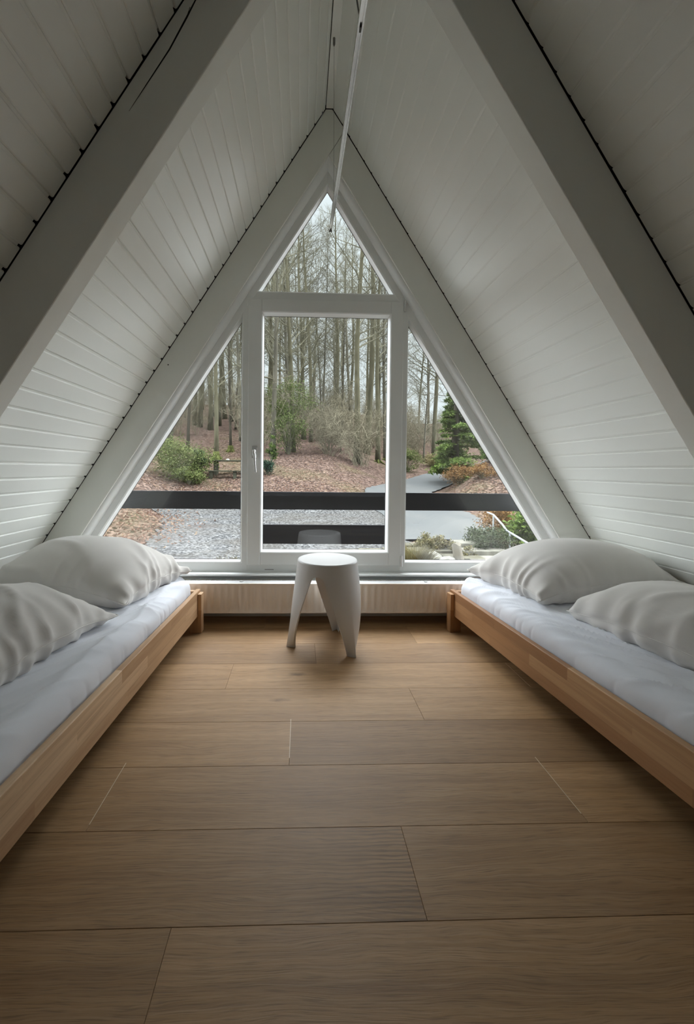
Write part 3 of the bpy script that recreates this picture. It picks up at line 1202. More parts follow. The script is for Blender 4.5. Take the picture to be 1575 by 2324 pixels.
# ------------------------------------------------------------------ suspended track
def track():
    y0, y1, z = -0.9, 2.208, 2.186
    xa = lambda y: 0.1475 + (2.2 - y) * 0.0135
    r = tag(empty('suspended_track', (xa(1.0), 1.0, z)), 'thin metal lighting track hanging below the ridge on a wire', 'light track')
    off = Vector((-xa(1.0), -1.0, -z))
    m = MB()
    w, h = 0.0085, 0.020
    prof = [(-w, h), (-w, 0), (-w * 0.42, 0), (-w * 0.42, 0.006), (w * 0.42, 0.006), (w * 0.42, 0), (w, 0), (w, h)]
    vs = [(xa(y0) + x, y0, z + q) for x, q in prof] + [(xa(y1) + x, y1, z + q) for x, q in prof]
    n = len(prof)
    m.add(vs, [(i, (i + 1) % n, n + (i + 1) % n, n + i) for i in range(n)])
    m.add([vs[i] for i in range(n)], [tuple(range(n))])
    m.add([vs[n + i] for i in range(n)], [tuple(range(n))])
    o = m.build('profile', M['alu'], r, fix=True)
    o.location = off
    m = MB()
    m.box((xa(y1) - w - 0.0006, y1 - 0.012, z - 0.0006), (xa(y1) + w + 0.0006, y1 + 0.004, z + h + 0.0006))
    o = m.build('end_cap', M['dark_plastic'], r, bevel=0.001)
    o.location = off
    yw = 2.03
    m = MB()
    m.tube([(xa(yw), yw, z + h), (0.143, yw, 2.985)], 0.0008, 6)
    o = m.build('wire', M['cord'], r)
    o.location = off
    m = MB()
    m.lathe([(0, 0.0), (0.0035, 0.0), (0.006, 0.010), (0.006, 0.037), (0, 0.037)], 14, at=(0.143, yw, 2.985))
    o = m.build('anchor', M['cord'], r, smooth=True, angle=40, fix=True)
    o.location = off
    m = MB()
    m.tube([(xa(yw), yw, z + h - 0.002), (xa(yw), yw, z + h + 0.008)], 0.003, 8)
    o = m.build('wire_clamp', M['alu'], r)
    o.location = off
    m = MB()
    yc = 1.20
    m.tube([(xa(yc), yc, z + h - 0.004), (xa(yc) - 0.006, yc - 0.004, z + 0.04), (xa(yc) - 0.011, yc + 0.002, z + 0.08), (xa(yc) - 0.014, yc + 0.01, z + 0.14),
            (xa(yc) - 0.012, yc + 0.01, z + 0.26), (xa(yc) - 0.013, yc + 0.0, z + 0.5), (0.15, yc - 0.02, ZR - 0.004)], 0.0024, 8)
    o = m.build('feed_cord', M['cord'], r, smooth=True)
    o.location = off
    m = MB()
    m.box((xa(yc) - 0.003, yc - 0.004, z - 0.002), (xa(yc) + 0.003, yc + 0.010, z + 0.004))
    o = m.build('connector', M['dark_plastic'], r)
    o.location = off


track()


# ================================================================== outside
def lerp_tab(tab, y):
    ys = [p[0] for p in tab]
    zs = [p[1] for p in tab]
    return float(np.interp(y, ys, zs))


TL = [(2, -1.55), (5, -1.25), (8, -0.98), (11, -0.72), (13.6, -0.50), (15.2, 0.08), (17, 0.55), (20, 1.25), (24, 2.0), (30, 3.3), (40, 6.0), (50, 8.4), (65, 11.0), (90, 15.0)]
TR = [(2, -1.55), (5, -1.25), (8, -0.92), (11, -0.66), (14, -0.46), (16, -0.22), (20, 0.22), (24, 0.72), (30, 1.5), (36, 2.8), (45, 5.0), (55, 6.8), (65, 8.2), (90, 11.5)]
_ys = np.linspace(2, 90, 353)


def _smooth(tab):
    z = np.interp(_ys, [p[0] for p in tab], [p[1] for p in tab])
    k = np.array([1, 2, 3, 2, 1.0])
    k /= k.sum()
    zp = np.pad(z, 2, mode='edge')
    return np.convolve(zp, k, 'valid')


ZL, ZR_ = _smooth(TL), _smooth(TR)


def sstep(a, b, x):
    t = np.clip((np.asarray(x, float) - a) / (b - a), 0, 1)
    return t * t * (3 - 2 * t)


def ground(x, y):
    x = np.asarray(x, float)
    y = np.asarray(y, float)
    t = x / np.maximum(y, 2.0)
    k = sstep(0.03, 0.27, t)
    zl = np.interp(y, _ys, ZL)
    zr = np.interp(y, _ys, ZR_)
    z = zl * (1 - k) + zr * k
    z = z + 1.1 * sstep(0.385, 0.52, t) * sstep(14.5, 19, y) * (1 - sstep(24, 34, y)) + 0.6 * sstep(0.36, 0.44, t) * sstep(13.5, 16.0, y) * (1 - sstep(19, 24, y))
    z = z + 0.5 * sstep(-0.30, -0.42, t) * sstep(9, 12, y)
    wild = sstep(15, 18, y) * (1 - 0.75 * k)
    z = z + wild * 0.22 * (vnoise(x * 0.45 + 40, y * 0.45 + 10, 3) - 0.5) + wild * 0.09 * (vnoise(x * 1.7 + 40, y * 1.7, 4) - 0.5)
    return z


def gz(x, y):
    return float(ground(x, y))


def oc(r, g, b):
    return (r * OUT_K, g * OUT_K, b * OUT_K)


def ground_mat(name, kind):
    t = NT(name)
    co = t.coord()
    if kind == 'leaf':
        v = t.voronoi(t.mapping(co, (1, 1, 0.6)), 15.0, 'Color')
        sp = t.n('ShaderNodeSeparateColor')
        t.l(v, sp.inputs[0])
        c = t.ramp(sp.outputs[0], [(0.0, oc(0.036, 0.026, 0.021)), (0.35, oc(0.105, 0.072, 0.058)), (0.7, oc(0.165, 0.115, 0.094)), (1.0, oc(0.265, 0.19, 0.15))])
        big = t.noise(co, 0.35, 4)
        c = t.mix(t.ramp(big, [(0.5, (0, 0, 0)), (0.72, (0.55, 0.55, 0.55))]), c, oc(0.129, 0.121, 0.058))
        b = sp.outputs[1]
        t.bsdf(c, 0.9, b, 0.9, 0.05, 0.0)
    elif kind == 'gravel':
        v = t.voronoi(co, 26.0, 'Color')
        sp = t.n('ShaderNodeSeparateColor')
        t.l(v, sp.inputs[0])
        c = t.ramp(sp.outputs[0], [(0.0, oc(0.030, 0.030, 0.030)), (0.5, oc(0.105, 0.106, 0.107)), (1.0, oc(0.23, 0.232, 0.228))])
        big = t.noise(t.mapping(co, (1, 2.2, 1)), 0.8, 4)
        c = t.mix(t.ramp(big, [(0.42, (0, 0, 0)), (0.66, (0.5, 0.5, 0.5))]), c, oc(0.107, 0.100, 0.087))
        big2 = t.noise(t.mapping(co, (1, 1.6, 1), (5, 3, 0)), 0.55, 4)
        c = t.mix(t.ramp(big2, [(0.55, (0, 0, 0)), (0.75, (0.45, 0.45, 0.45))]), c, oc(0.075, 0.062, 0.058))
        t.bsdf(c, 0.9, sp.outputs[1], 0.7, 0.02, 0.0)
    elif kind == 'asphalt':
        n1 = t.noise(co, 60, 3)
        big = t.noise(t.mapping(co, (1, 0.6, 1)), 0.7, 4)
        c = t.ramp(n1, [(0.3, oc(0.090, 0.097, 0.097)), (0.7, oc(0.145, 0.151, 0.150))])
        c = t.mix(t.ramp(big, [(0.45, (0, 0, 0)), (0.7, (0.6, 0.6, 0.6))]), c, oc(0.164, 0.163, 0.154))
        t.bsdf(c, 0.8, n1, 0.3, 0.01, 0.02)
    elif kind == 'paving':
        r = t.n('ShaderNodeNewGeometry').outputs['Random Per Island']
        n1 = t.noise(co, 7, 5)
        c = t.ramp(n1, [(0.3, oc(0.117, 0.113, 0.087)), (0.65, oc(0.180, 0.172, 0.138))])
        c = t.mix(1.0, c, t.ramp(r, [(0, (0.85, 0.85, 0.87)), (1, (1.12, 1.1, 1.05))]), 'MULTIPLY')
        t.bsdf(c, 0.9, n1, 0.4, 0.01, 0.0)
    return t.mat


M['leaf_ground'] = ground_mat('leaf_litter_ground', 'leaf')
M['gravel'] = ground_mat('pale_gravel', 'gravel')
M['asphalt'] = ground_mat('grey_asphalt', 'asphalt')
M['paving'] = ground_mat('cream_paving', 'paving')


def grid_mesh(name, xs, ys, fz, mat, mask=None, attr=None):
    X, Y = np.meshgrid(xs, ys, indexing='ij')
    Z = fz(X, Y)
    nx, ny = X.shape
    m = MB()
    vs = np.stack([X, Y, Z], -1).reshape(-1, 3).tolist()
    fs = []
    for i in range(nx - 1):
        for j in range(ny - 1):
            fs.append((i * ny + j, (i + 1) * ny + j, (i + 1) * ny + j + 1, i * ny + j + 1))
    m.add(vs, fs)
    return m.build(name, mat, smooth=True)


ysamp = np.concatenate([np.arange(2.7, 13, 0.5), np.arange(13, 34, 0.4), np.arange(34, 90, 1.2)])
o = grid_mesh('hillside_ground', np.concatenate([np.arange(-60, -14, 2.0), np.arange(-14, 20, 0.4), np.arange(20, 66, 2.0)]), ysamp, ground, M['leaf_ground'])
struct(o)


def strip_mesh(name, left, right, mat, lift, nu=10, sub=6, ragged=0.0, seed=1):
    """surface between two ground lines, draped a little above the ground"""
    rnd = random.Random(seed)
    L, R = [], []
    for P_, out in ((left, L), (right, R)):
        for (x0, y0), (x1, y1) in zip(P_, P_[1:]):
            for k in range(sub):
                t = k / sub
                out.append((x0 + (x1 - x0) * t + rnd.uniform(-ragged, ragged), y0 + (y1 - y0) * t))
        out.append(P_[-1])
    m = MB()
    vs, fs = [], []
    for (a, b) in zip(L, R):
        for i in range(nu + 1):
            t = i / nu
            x, y = a[0] + (b[0] - a[0]) * t, a[1] + (b[1] - a[1]) * t
            e = min(i, nu - i) / nu
            vs.append((x, y, gz(x, y) + lift + min(0.03, e * 0.1)))
    n = len(L)
    for j in range(n - 1):
        for i in range(nu):
            a = j * (nu + 1) + i
            fs.append((a, a + 1, a + nu + 2, a + nu + 1))
    m.add(vs, fs)
    return m.build(name, mat, smooth=True, fix=True)


# gravel yard, asphalt lane
yard = strip_mesh('gravel_yard', [(-6.3, 13.7), (-5.4, 12.9), (-3.95, 12.0), (-3.6, 10.4), (-3.6, 9.0), (-3.5, 7.0), (-3.2, 4.0)], [(3.4, 13.9), (3.2, 13.0), (3.1, 12.0), (2.75, 10.4), (2.5, 9.0), (1.9, 7.0), (1.6, 4.0)], M['gravel'], 0.03, 40, 14, 0.12)
struct(yard)
lane = strip_mesh('asphalt_lane', [(2.45, 9.55), (2.75, 11.2), (2.55, 13.2), (2.45, 15.6), (2.8, 17.0), (3.7, 18.6), (5.2, 20.9), (7.5, 23.9), (11.2, 26.8), (17.5, 29.4)],
                  [(4.55, 9.35), (5.35, 11.2), (5.6, 13.2), (5.15, 15.0), (5.25, 16.4), (5.8, 17.6), (7.0, 19.2), (9.0, 21.4), (12.3, 23.6), (18.0, 25.6)], M['asphalt'], 0.055, 12, 8, 0.05, 2)
lane.name = 'road'
struct(lane)


# cream paving strip in front of the house
def paving():
    rnd = random.Random(12)
    m = MB()
    rows = [(6.9, 7.42), (7.45, 7.9), (7.93, 8.42), (8.45, 8.86), (8.89, 9.25)]
    for (ya, yb) in rows:
        x = -0.75
        while x < (3.5 if yb > 8.2 else 2.3):
            wd = rnd.uniform(0.32, 0.62)
            if not (yb > 8.9 and x < 1.7):
                zz = gz(x + wd / 2, (ya + yb) / 2) + 0.075
                m.box((x, ya + rnd.uniform(0, 0.02), zz - 0.06), (x + wd - 0.02, yb - rnd.uniform(0, 0.02), zz + rnd.uniform(-0.006, 0.006)))
            x += wd
    struct(m.build('path', M['paving'], bevel=0.01))


paving()

# ------------------------------------------------------------------ black balcony boards
M['rail_post'] = M['black_board']
bal = tag(empty('balcony_railing', (0.18, 3.0, 0.35)), 'black stained balcony railing of wide boards outside the window', 'railing')
off = Vector((-0.18, -3.0, -0.35))
for nm, lo, hi in (('rail_board', (-1.75, 2.985, 0.606), (2.1, 3.015, 0.7365)), ('rail_board', (-0.36, 2.985, 0.3525), (0.71, 3.015, 0.4935))):
    m = MB()
    m.box(lo, hi)
    o = m.build(nm, M['black_board'], bal, bevel=0.003)
    o.location = off
for x in (-0.375, 0.73):
    m = MB()
    m.box((x - 0.018, 3.016, -1.3), (x + 0.018, 3.062, 0.725))
    o = m.build('post', M['black_board'], bal, bevel=0.003)
    o.location = off

# ------------------------------------------------------------------ trees
M['bark'] = [plain('bark_olive', oc(0.15, 0.14, 0.092), 0.9, 0.22, 5, 0.5, 30, stretch=(1, 1, 0.25), bdist=0.02, spec=0.0),
             plain('bark_grey', oc(0.165, 0.155, 0.12), 0.9, 0.2, 5, 0.5, 30, stretch=(1, 1, 0.25), bdist=0.02, spec=0.0),
             plain('bark_dark', oc(0.10, 0.09, 0.068), 0.9, 0.2, 5, 0.5, 30, stretch=(1, 1, 0.25), bdist=0.02, spec=0.0)]
M['twig'] = plain('twig_olive', oc(0.23, 0.22, 0.155), 0.9, 0.2, 3, spec=0.0)
M['twig_tan'] = plain('twig_tan', oc(0.30, 0.27, 0.19), 0.9, 0.2, 3, spec=0.0)
M['moss'] = plain('green_moss', oc(0.12, 0.13, 0.045), 0.95, 0.2, 12, 0.6, 50, bdist=0.02, spec=0.0)


def wander(p, d, length, n, wob, rnd, up=0.0):
    pts = [p.copy()]
    d = d.normalized()
    for i in range(n):
        d = (d + Vector((rnd.uniform(-wob, wob), rnd.uniform(-wob, wob), rnd.uniform(-wob, wob) + up))).normalized()
        p = p + d * (length / n)
        pts.append(p.copy())
    return pts


def at_path(pts, t):
    f = t * (len(pts) - 1)
    i = min(int(f), len(pts) - 2)
    return pts[i].lerp(pts[i + 1], f - i), (pts[i + 1] - pts[i]).normalized()


def make_tree(seed, h, r0, n1, first, blen, n2, n3, lean=0.02):
    """returns (trunk mesh, branches mesh) as MB"""
    rnd = random.Random(seed)
    tr, br = MB(), MB()
    path = wander(Vector((0, 0, -0.25)), Vector((rnd.uniform(-lean, lean), rnd.uniform(-lean, lean), 1)), h, 12, 0.035, rnd, 0.02)
    rad = [r0 * (1.35 if i == 0 else 1) * (1 - (i / 12) ** 1.2 * 0.86) for i in range(13)]
    tr.tube(path, rad, 9)
    for k in range(n1):
        t = first + (0.97 - first) * (k + rnd.random()) / n1
        p, d = at_path(path, t)
        az = rnd.uniform(0, 2 * PI)
        elev = rnd.uniform(0.25, 0.95) + 0.3 * (t - first)
        dd = Vector((math.cos(az) * math.cos(elev), math.sin(az) * math.cos(elev), math.sin(elev)))
        L = blen * rnd.uniform(0.55, 1.15) * (1.12 - 0.62 * t)
        rb = min(r0 * 0.34, 0.012 + 0.016 * L) * (1 - 0.5 * t)
        b1 = wander(p, dd, L, 6, 0.16, rnd, 0.05)
        br.tube(b1, [rb * (1 - i / 6 * 0.8) for i in range(7)], 4, cap=False)
        for q in range(n2):
            t2 = 0.18 + 0.8 * (q + rnd.random()) / n2
            p2, d2 = at_path(b1, min(t2, 0.99))
            side = d2.cross(Vector((rnd.uniform(-1, 1), rnd.uniform(-1, 1), rnd.uniform(-1, 1)))).normalized()
            d3 = (d2 * 0.75 + side * rnd.uniform(0.5, 1.0)).normalized()
            L2 = L * rnd.uniform(0.22, 0.5) * (1.15 - 0.5 * t2)
            b2 = wander(p2, d3, L2, 4, 0.2, rnd, 0.06)
            r2 = max(0.006, rb * 0.32)
            br.tube(b2, [r2, r2 * 0.8, r2 * 0.65, r2 * 0.5, r2 * 0.35], 3, cap=False)
            for s3 in range(n3):
                p3, d4 = at_path(b2, min(0.99, 0.15 + 0.85 * (s3 + rnd.random()) / n3))
                side = d4.cross(Vector((rnd.uniform(-1, 1), rnd.uniform(-1, 1), rnd.uniform(-1, 1)))).normalized()
                d5 = (d4 + side * rnd.uniform(0.5, 1.0)).normalized()
                b3 = wander(p3, d5, L2 * rnd.uniform(0.3, 0.65), 3, 0.25, rnd, 0.06)
                br.tube(b3, [0.0042, 0.0038, 0.0032, 0.0024], 3, cap=False)
    return tr, br


def tree_obj(proto, bark, label, group, name='bare_tree'):
    tr, br = proto
    r = empty(name, (0, 0, 0))
    tag(r, label, 'tree', group)
    tr.build('trunk', bark, r, smooth=True)
    br.build('branches', M['twig'], r)
    return r


WOOD = 'bare trees of the wood on the slope'
LAB = 'bare deciduous tree in the crowded leafless wood outside the window'
PROTO = []
for i, (h, r0, n1, first, bl, n2, n3) in enumerate([(17, 0.125, 34, 0.20, 3.6, 9, 6), (19, 0.155, 36, 0.24, 4.0, 9, 6), (15, 0.09, 36, 0.14, 3.2, 9, 6),
                                                    (21, 0.175, 34, 0.30, 4.2, 9, 6), (13, 0.07, 40, 0.08, 3.0, 8, 6)]):
    PROTO.append((i, tree_obj(make_tree(100 + i, h, r0, n1, first, bl, n2, n3), M['bark'][i % 3], LAB, WOOD)))
used = set()


def put_tree(i, x, y, rz, s, label=None, group=WOOD, tilt=(0, 0)):
    src = PROTO[i][1]
    if i not in used:
        used.add(i)
        src.location = (x, y, gz(x, y))
        src.rotation_euler = (tilt[0], tilt[1], rz)
        src.scale = (s, s, s)
        o = src
    else:
        o = clone(src, (x, y, gz(x, y)), rz, (s, s, s), tilt)
    if label:
        o['label'] = label
        if 'group' in o:
            del o['group']
    else:
        o['label'] = LAB
        o['group'] = group
    return o


rnd = random.Random(21)
# trees one can tell apart
put_tree(0, -4.35, 21.0, 0.4, 0.95, 'slim bare tree with a mossy foot rising behind the left bench')
put_tree(2, -4.05, 23.5, 1.9, 0.9, 'thin bare tree with bright moss at its base, second behind the bench')
put_tree(1, -4.1, 28.0, 3.2, 0.85, 'straight bare tree standing alone up the leafy slope behind the bench')
put_tree(3, 5.05, 26.5, 0.9, 0.9, 'stout bare tree with flared mossy roots just above the lane')
put_tree(1, 6.1, 29.0, 2.2, 0.95, 'bare tree close behind the one with flared mossy roots')
put_tree(3, 10.4, 31.5, 4.0, 0.98, 'thickest bare trunk in the right-hand pane, above the bend of the lane')
put_tree(4, 9.3, 30.5, 5.0, 1.0, 'thin dark bare tree left of the thick trunk in the right-hand pane')
put_tree(2, 12.6, 32.0, 1.0, 1.25, 'rugged bare tree beside the evergreen at the end of the lane')
put_tree(1, -1.55, 22.0, 5.3, 0.95, 'pale forked tree at the left edge of the opening sash, above the bluish shrub')
pts_used = [(-4.35, 21), (-4.05, 23.5), (-4.1, 28), (5.05, 26.5), (6.1, 29), (10.4, 31.5), (9.3, 30.5), (12.6, 32), (-1.55, 22)]
cnt = 0
tries = 0
while cnt < 112 and tries < 6000:
    tries += 1
    y = 23 + 42 * rnd.random() ** 1.1
    t = rnd.uniform(-0.50, 0.46)
    x = t * y
    if t < -0.12 and t > -0.26 and y < 32:      # leafy clearing behind the bench
        continue
    if t > 0.20 and y < 33:
        continue
    if (t > 0.24 and rnd.random() < 0.55) or (t > 0.07 and rnd.random() < 0.3):
        continue
    if any((x - a) ** 2 + (y - b) ** 2 < (1.3 if y < 40 else 0.9) ** 2 for a, b in pts_used):
        continue
    pts_used.append((x, y))
    i = rnd.choice([0, 0, 1, 1, 2, 2, 3, 3, 4])
    put_tree(i, x, y, rnd.uniform(0, 2 * PI), rnd.uniform(0.95, 1.25), tilt=(rnd.uniform(-0.03, 0.03), rnd.uniform(-0.03, 0.03)))
    cnt += 1

# mossy feet are part of their trees
for o in list(bpy.data.objects):
    if o.type == 'EMPTY' and 'label' in o and o.get('category') == 'tree' and 'moss' in o['label']:
        m = MB()
        pts = []
        for k in range(5):
            pts.append((0, 0, -0.25 + k * 0.17))
        m.tube(pts, [0.30, 0.235, 0.205, 0.19, 0.165], 10)
        for a in range(5):
            ang = a * 1.25
            m.tube([(0.1 * math.cos(ang), 0.1 * math.sin(ang), 0.18), (0.3 * math.cos(ang), 0.3 * math.sin(ang), 0.0), (0.55 * math.cos(ang), 0.55 * math.sin(ang), -0.16)], [0.1, 0.07, 0.03], 6)
        b = m.build('mossy_foot', M['moss'], o, smooth=True)
        b['label'] = 'green moss'


# ------------------------------------------------------------------ brush and saplings
def make_brush(seed, h, n, spread):
    rnd = random.Random(seed)
    m = MB()
    for k in range(n):
        az = rnd.uniform(0, 2 * PI)
        p = Vector((rnd.uniform(-0.15, 0.15), rnd.uniform(-0.15, 0.15), -0.05))
        d = Vector((math.cos(az) * spread * rnd.random(), math.sin(az) * spread * rnd.random(), 1))
        L = h * rnd.uniform(0.55, 1.1)
        b = wander(p, d, L, 6, 0.14, rnd, -0.01)
        m.tube(b, [0.010, 0.0095, 0.009, 0.008, 0.007, 0.006, 0.004], 3, cap=False)
        for q in range(9):
            p2, d2 = at_path(b, 0.25 + 0.74 * rnd.random())
            side = d2.cross(Vector((rnd.uniform(-1, 1), rnd.uniform(-1, 1), rnd.uniform(-1, 1)))).normalized()
            b2 = wander(p2, d2 * 0.5 + side, L * rnd.uniform(0.15, 0.4), 4, 0.25, rnd, -0.02)
            m.tube(b2, [0.007, 0.0062, 0.0055, 0.0045, 0.003], 3, cap=False)
            for s in range(3):
                p3, d3 = at_path(b2, 0.2 + 0.75 * rnd.random())
                side = d3.cross(Vector((rnd.uniform(-1, 1), rnd.uniform(-1, 1), rnd.uniform(-1, 1)))).normalized()
                m.tube(wander(p3, d3 * 0.5 + side, L * rnd.uniform(0.06, 0.18), 3, 0.3, rnd), [0.005, 0.0045, 0.004, 0.003], 3, cap=False)
    return m


BR = []
BRG = 'twiggy brush under the trees'
BRL = 'leafless twiggy bush of pale stems under the bare trees'
for i, (h, n, sp) in enumerate([(2.6, 13, 0.9), (3.4, 11, 0.7), (1.8, 15, 1.2)]):
    o = make_brush(60 + i, h, n, sp).build('twiggy_bush', M['twig_tan'])
    tag(o, BRL, 'bush', BRG)
    BR.append(o)
first_used = set()
rnd = random.Random(77)
n = 0
right_slope = [(11.5, 33.5), (13.2, 34.5), (9.8, 34.0), (14.6, 36.5), (12.2, 37.5), (10.2, 37.0), (15.8, 38.5), (13.6, 40.0), (11.4, 41.0), (16.5, 42.0), (9.0, 33.0), (8.4, 36.0), (14.5, 43.0), (12.5, 44.5), (17.8, 41.0), (9.6, 40.0)]
while n < 166:
    y = 21.5 + 36 * rnd.random() ** 1.0
    t = rnd.uniform(-0.42, 0.36)
    if (-0.235 < t < -0.125 and y < 30) or (t > 0.12 and y < 22) or (t > 0.17 and y < 30 and t < 0.30) or (t > 0.3 and y < 36):
        continue
    if t < -0.2 and rnd.random() < 0.5:
        continue
    x = t * y
    if n >= 150:
        x, y = right_slope[n - 150]
    i = rnd.randrange(3)
    if i not in first_used:
        first_used.add(i)
        o = BR[i]
    else:
        o = BR[i].copy()
        COL.objects.link(o)
    o.location = (x, y, gz(x, y))
    o.rotation_euler = (0, 0, rnd.uniform(0, 6.28))
    s = rnd.uniform(0.7, 1.5)
    o.scale = (s, s, s)
    n += 1


# ------------------------------------------------------------------ leafy shrubs
def leaf_quad(m, p, nrm, L, W, rnd, mi=0):
    nrm = nrm.normalized()
    a = nrm.cross(Vector((rnd.uniform(-1, 1), rnd.uniform(-1, 1), rnd.uniform(-1, 1)))).normalized()
    b = nrm.cross(a)
    m.add([p, p + a * L * 0.5 + b * W + nrm * W * 0.15, p + a * L, p + a * L * 0.5 - b * W + nrm * W * 0.15], [(0, 1, 2, 3)], mi)


def shrub(name, label, cat, loc, radii, n, leaf, mat, seed, clumps=18, group=None, stems=None, kind=None, flat=0.35):
    """leafy shrub: clumps of separate leaves on a few stems"""
    rnd = random.Random(seed)
    r = empty(name, (loc[0], loc[1], gz(loc[0], loc[1]) + (loc[2] if len(loc) > 2 else 0)))
    tag(r, label, cat, group)
    fm, sm = MB(), MB()
    rx, ry, rz = radii
    cl = []
    for k in range(clumps):
        while True:
            v = Vector((rnd.uniform(-1, 1), rnd.uniform(-1, 1), rnd.uniform(-0.9, 1)))
            if 0.25 < v.length < 1:
                break
        c = Vector((v.x * rx, v.y * ry, rz * (1 + v.z * 0.92)))
        cl.append(c)
        sm.tube([Vector((rnd.uniform(-0.1, 0.1) * rx, rnd.uniform(-0.1, 0.1) * ry, -0.08)), Vector((c.x * 0.35, c.y * 0.35, c.z * 0.55)), c], [0.018, 0.012, 0.005], 4, cap=False)
    cr = min(rx, ry, rz) * 0.48
    for k in range(n):
        c = cl[rnd.randrange(clumps)]
        v = Vector((rnd.gauss(0, 1), rnd.gauss(0, 1), rnd.gauss(0, 0.8))) * cr * 0.55
        nn = Vector((rnd.uniform(-1, 1), rnd.uniform(-1, 1), rnd.uniform(flat, 1.2)))
        leaf_quad(fm, c + v, nn, leaf * rnd.uniform(0.7, 1.25), leaf * 0.22, rnd)
    sm.build('stems', stems or M['twig'], r)
    fm.build('foliage', mat, r)
    return r


GREEN = island_mat('yew_green', [(0, oc(0.041, 0.070, 0.019)), (0.5, oc(0.101, 0.155, 0.038)), (1, oc(0.189, 0.257, 0.068))], 0.55, 0.01, 0.25)
OLIVE = island_mat('olive_needles', [(0, oc(0.061, 0.084, 0.029)), (0.5, oc(0.145, 0.181, 0.061)), (1, oc(0.246, 0.275, 0.109))], 0.6, 0.01, 0.25)
PALEG = island_mat('pale_yew_green', [(0, oc(0.07, 0.10, 0.03)), (0.5, oc(0.15, 0.195, 0.062)), (1, oc(0.24, 0.29, 0.12))], 0.6, 0.01, 0.3)
HOLLY = island_mat('holly_blue_green', [(0, oc(0.018, 0.040, 0.022)), (0.6, oc(0.042, 0.085, 0.052)), (1, oc(0.11, 0.17, 0.12))], 0.35, 0.01, 0.1)
BEECH = island_mat('orange_beech', [(0, oc(0.115, 0.055, 0.022)), (0.5, oc(0.26, 0.135, 0.052)), (1, oc(0.36, 0.23, 0.10))], 0.6, 0.01, 0.3)
RHODO = island_mat('rhododendron_green', [(0, oc(0.035, 0.065, 0.015)), (0.5, oc(0.105, 0.165, 0.035)), (1, oc(0.24, 0.33, 0.085))], 0.4, 0.01, 0.25)
IVY = island_mat('ivy_dark', [(0, oc(0.024, 0.036, 0.018)), (0.6, oc(0.062, 0.082, 0.042)), (1, oc(0.14, 0.16, 0.095))], 0.4, 0.01, 0.1)
STRAW = island_mat('straw', [(0, oc(0.14, 0.115, 0.045)), (0.5, oc(0.27, 0.235, 0.11)), (1, oc(0.38, 0.35, 0.19))], 0.7, 0.01, 0.3)
HEATH = island_mat('heather_mix', [(0, oc(0.085, 0.075, 0.035)), (0.5, oc(0.20, 0.17, 0.085)), (0.8, oc(0.21, 0.21, 0.10)), (1, oc(0.32, 0.26, 0.18))], 0.7, 0.01, 0.25)
LEAFM = island_mat('fallen_leaf', [(0, oc(0.062, 0.034, 0.022)), (0.4, oc(0.135, 0.078, 0.055)), (0.75, oc(0.21, 0.128, 0.095)), (1, oc(0.30, 0.215, 0.135))], 0.7, 0.01, 0.15)

shrub('evergreen_bush', 'broad olive green evergreen bush growing left of the bench', 'bush', (-5.0, 16.9), (1.25, 1.0, 0.85), 9000, 0.09, OLIVE, 1, 30)
shrub('evergreen_bush', 'low green bush in front of the broad olive one', 'bush', (-4.35, 16.0), (0.75, 0.5, 0.34), 3000, 0.08, OLIVE, 14, 16)
shrub('small_shrub', 'narrow dark bluish green shrub beside the broad olive green bush', 'bush', (-4.2, 16.9), (0.20, 0.2, 0.75), 2200, 0.08, HOLLY, 2, 14)
shrub('evergreen_tree', 'bright green young conifer among bare trees in the opening sash', 'tree', (-0.75, 22.6), (1.35, 1.0, 2.15), 6500, 0.11, PALEG, 3, 34)
shrub('small_shrub', 'small bluish green shrub at the sash edge near the handle', 'bush', (-1.45, 17.6), (0.30, 0.3, 0.40), 1600, 0.08, HOLLY, 4, 12)
shrub('small_shrub', 'dark green upright shoot just above the small bluish green shrub', 'bush', (-1.42, 19.6), (0.22, 0.2, 0.75), 1200, 0.09, GREEN, 15, 10)


def conifer(loc, h, r, seed, label, aim=0.0):
    rnd = random.Random(seed)
    o = empty('conifer', (loc[0], loc[1], gz(*loc)))
    tag(o, label, 'tree')
    tr, fm, bm_ = MB(), MB(), MB()
    tr.tube([(0, 0, -0.3), (0.02, 0, h * 0.5), (0, 0.03, h)], [r * 0.085, r * 0.06, 0.015], 9)
    for k in range(92):
        t = 0.05 + 0.93 * (k + rnd.random()) / 92
        az = rnd.uniform(0, 2 * PI)
        L = r * (1.05 - t) ** 0.75 * rnd.uniform(0.75, 1.1) * (0.42 + 0.58 * sstep(-0.95, 0.15, math.cos(az - aim)))
        L = float(L)
        p = Vector((0, 0, h * t))
        d = Vector((math.cos(az), math.sin(az), 0.10))
        b = wander(p, d, L, 6, 0.06, rnd, -0.045)
        bm_.tube(b, [0.024 * (1 - i / 7) + 0.004 for i in range(7)], 4, cap=False)
        for q in range(30):
            p2, d2 = at_path(b, min(0.99, 0.16 + 0.84 * rnd.random()))
            side = Vector((-d2.y, d2.x, 0)).normalized() * (1 if rnd.random() < 0.5 else -1)
            dd = (d2 * 0.7 + side * rnd.uniform(0.4, 1) + Vector((0, 0, rnd.uniform(-0.35, 0.05)))).normalized()
            l2 = L * rnd.uniform(0.12, 0.30)
            for s in range(9):
                pp = p2 + dd * l2 * (s + rnd.random()) / 9
                leaf_quad(fm, pp, Vector((rnd.uniform(-0.8, 0.8), rnd.uniform(-1.2, 0.4), 1)), rnd.uniform(0.13, 0.24), 0.032, rnd)
    tr.build('trunk', M['bark'][2], o, smooth=True)
    bm_.build('branches', M['bark'][2], o)
    fm.build('foliage', GREEN, o)
    return o


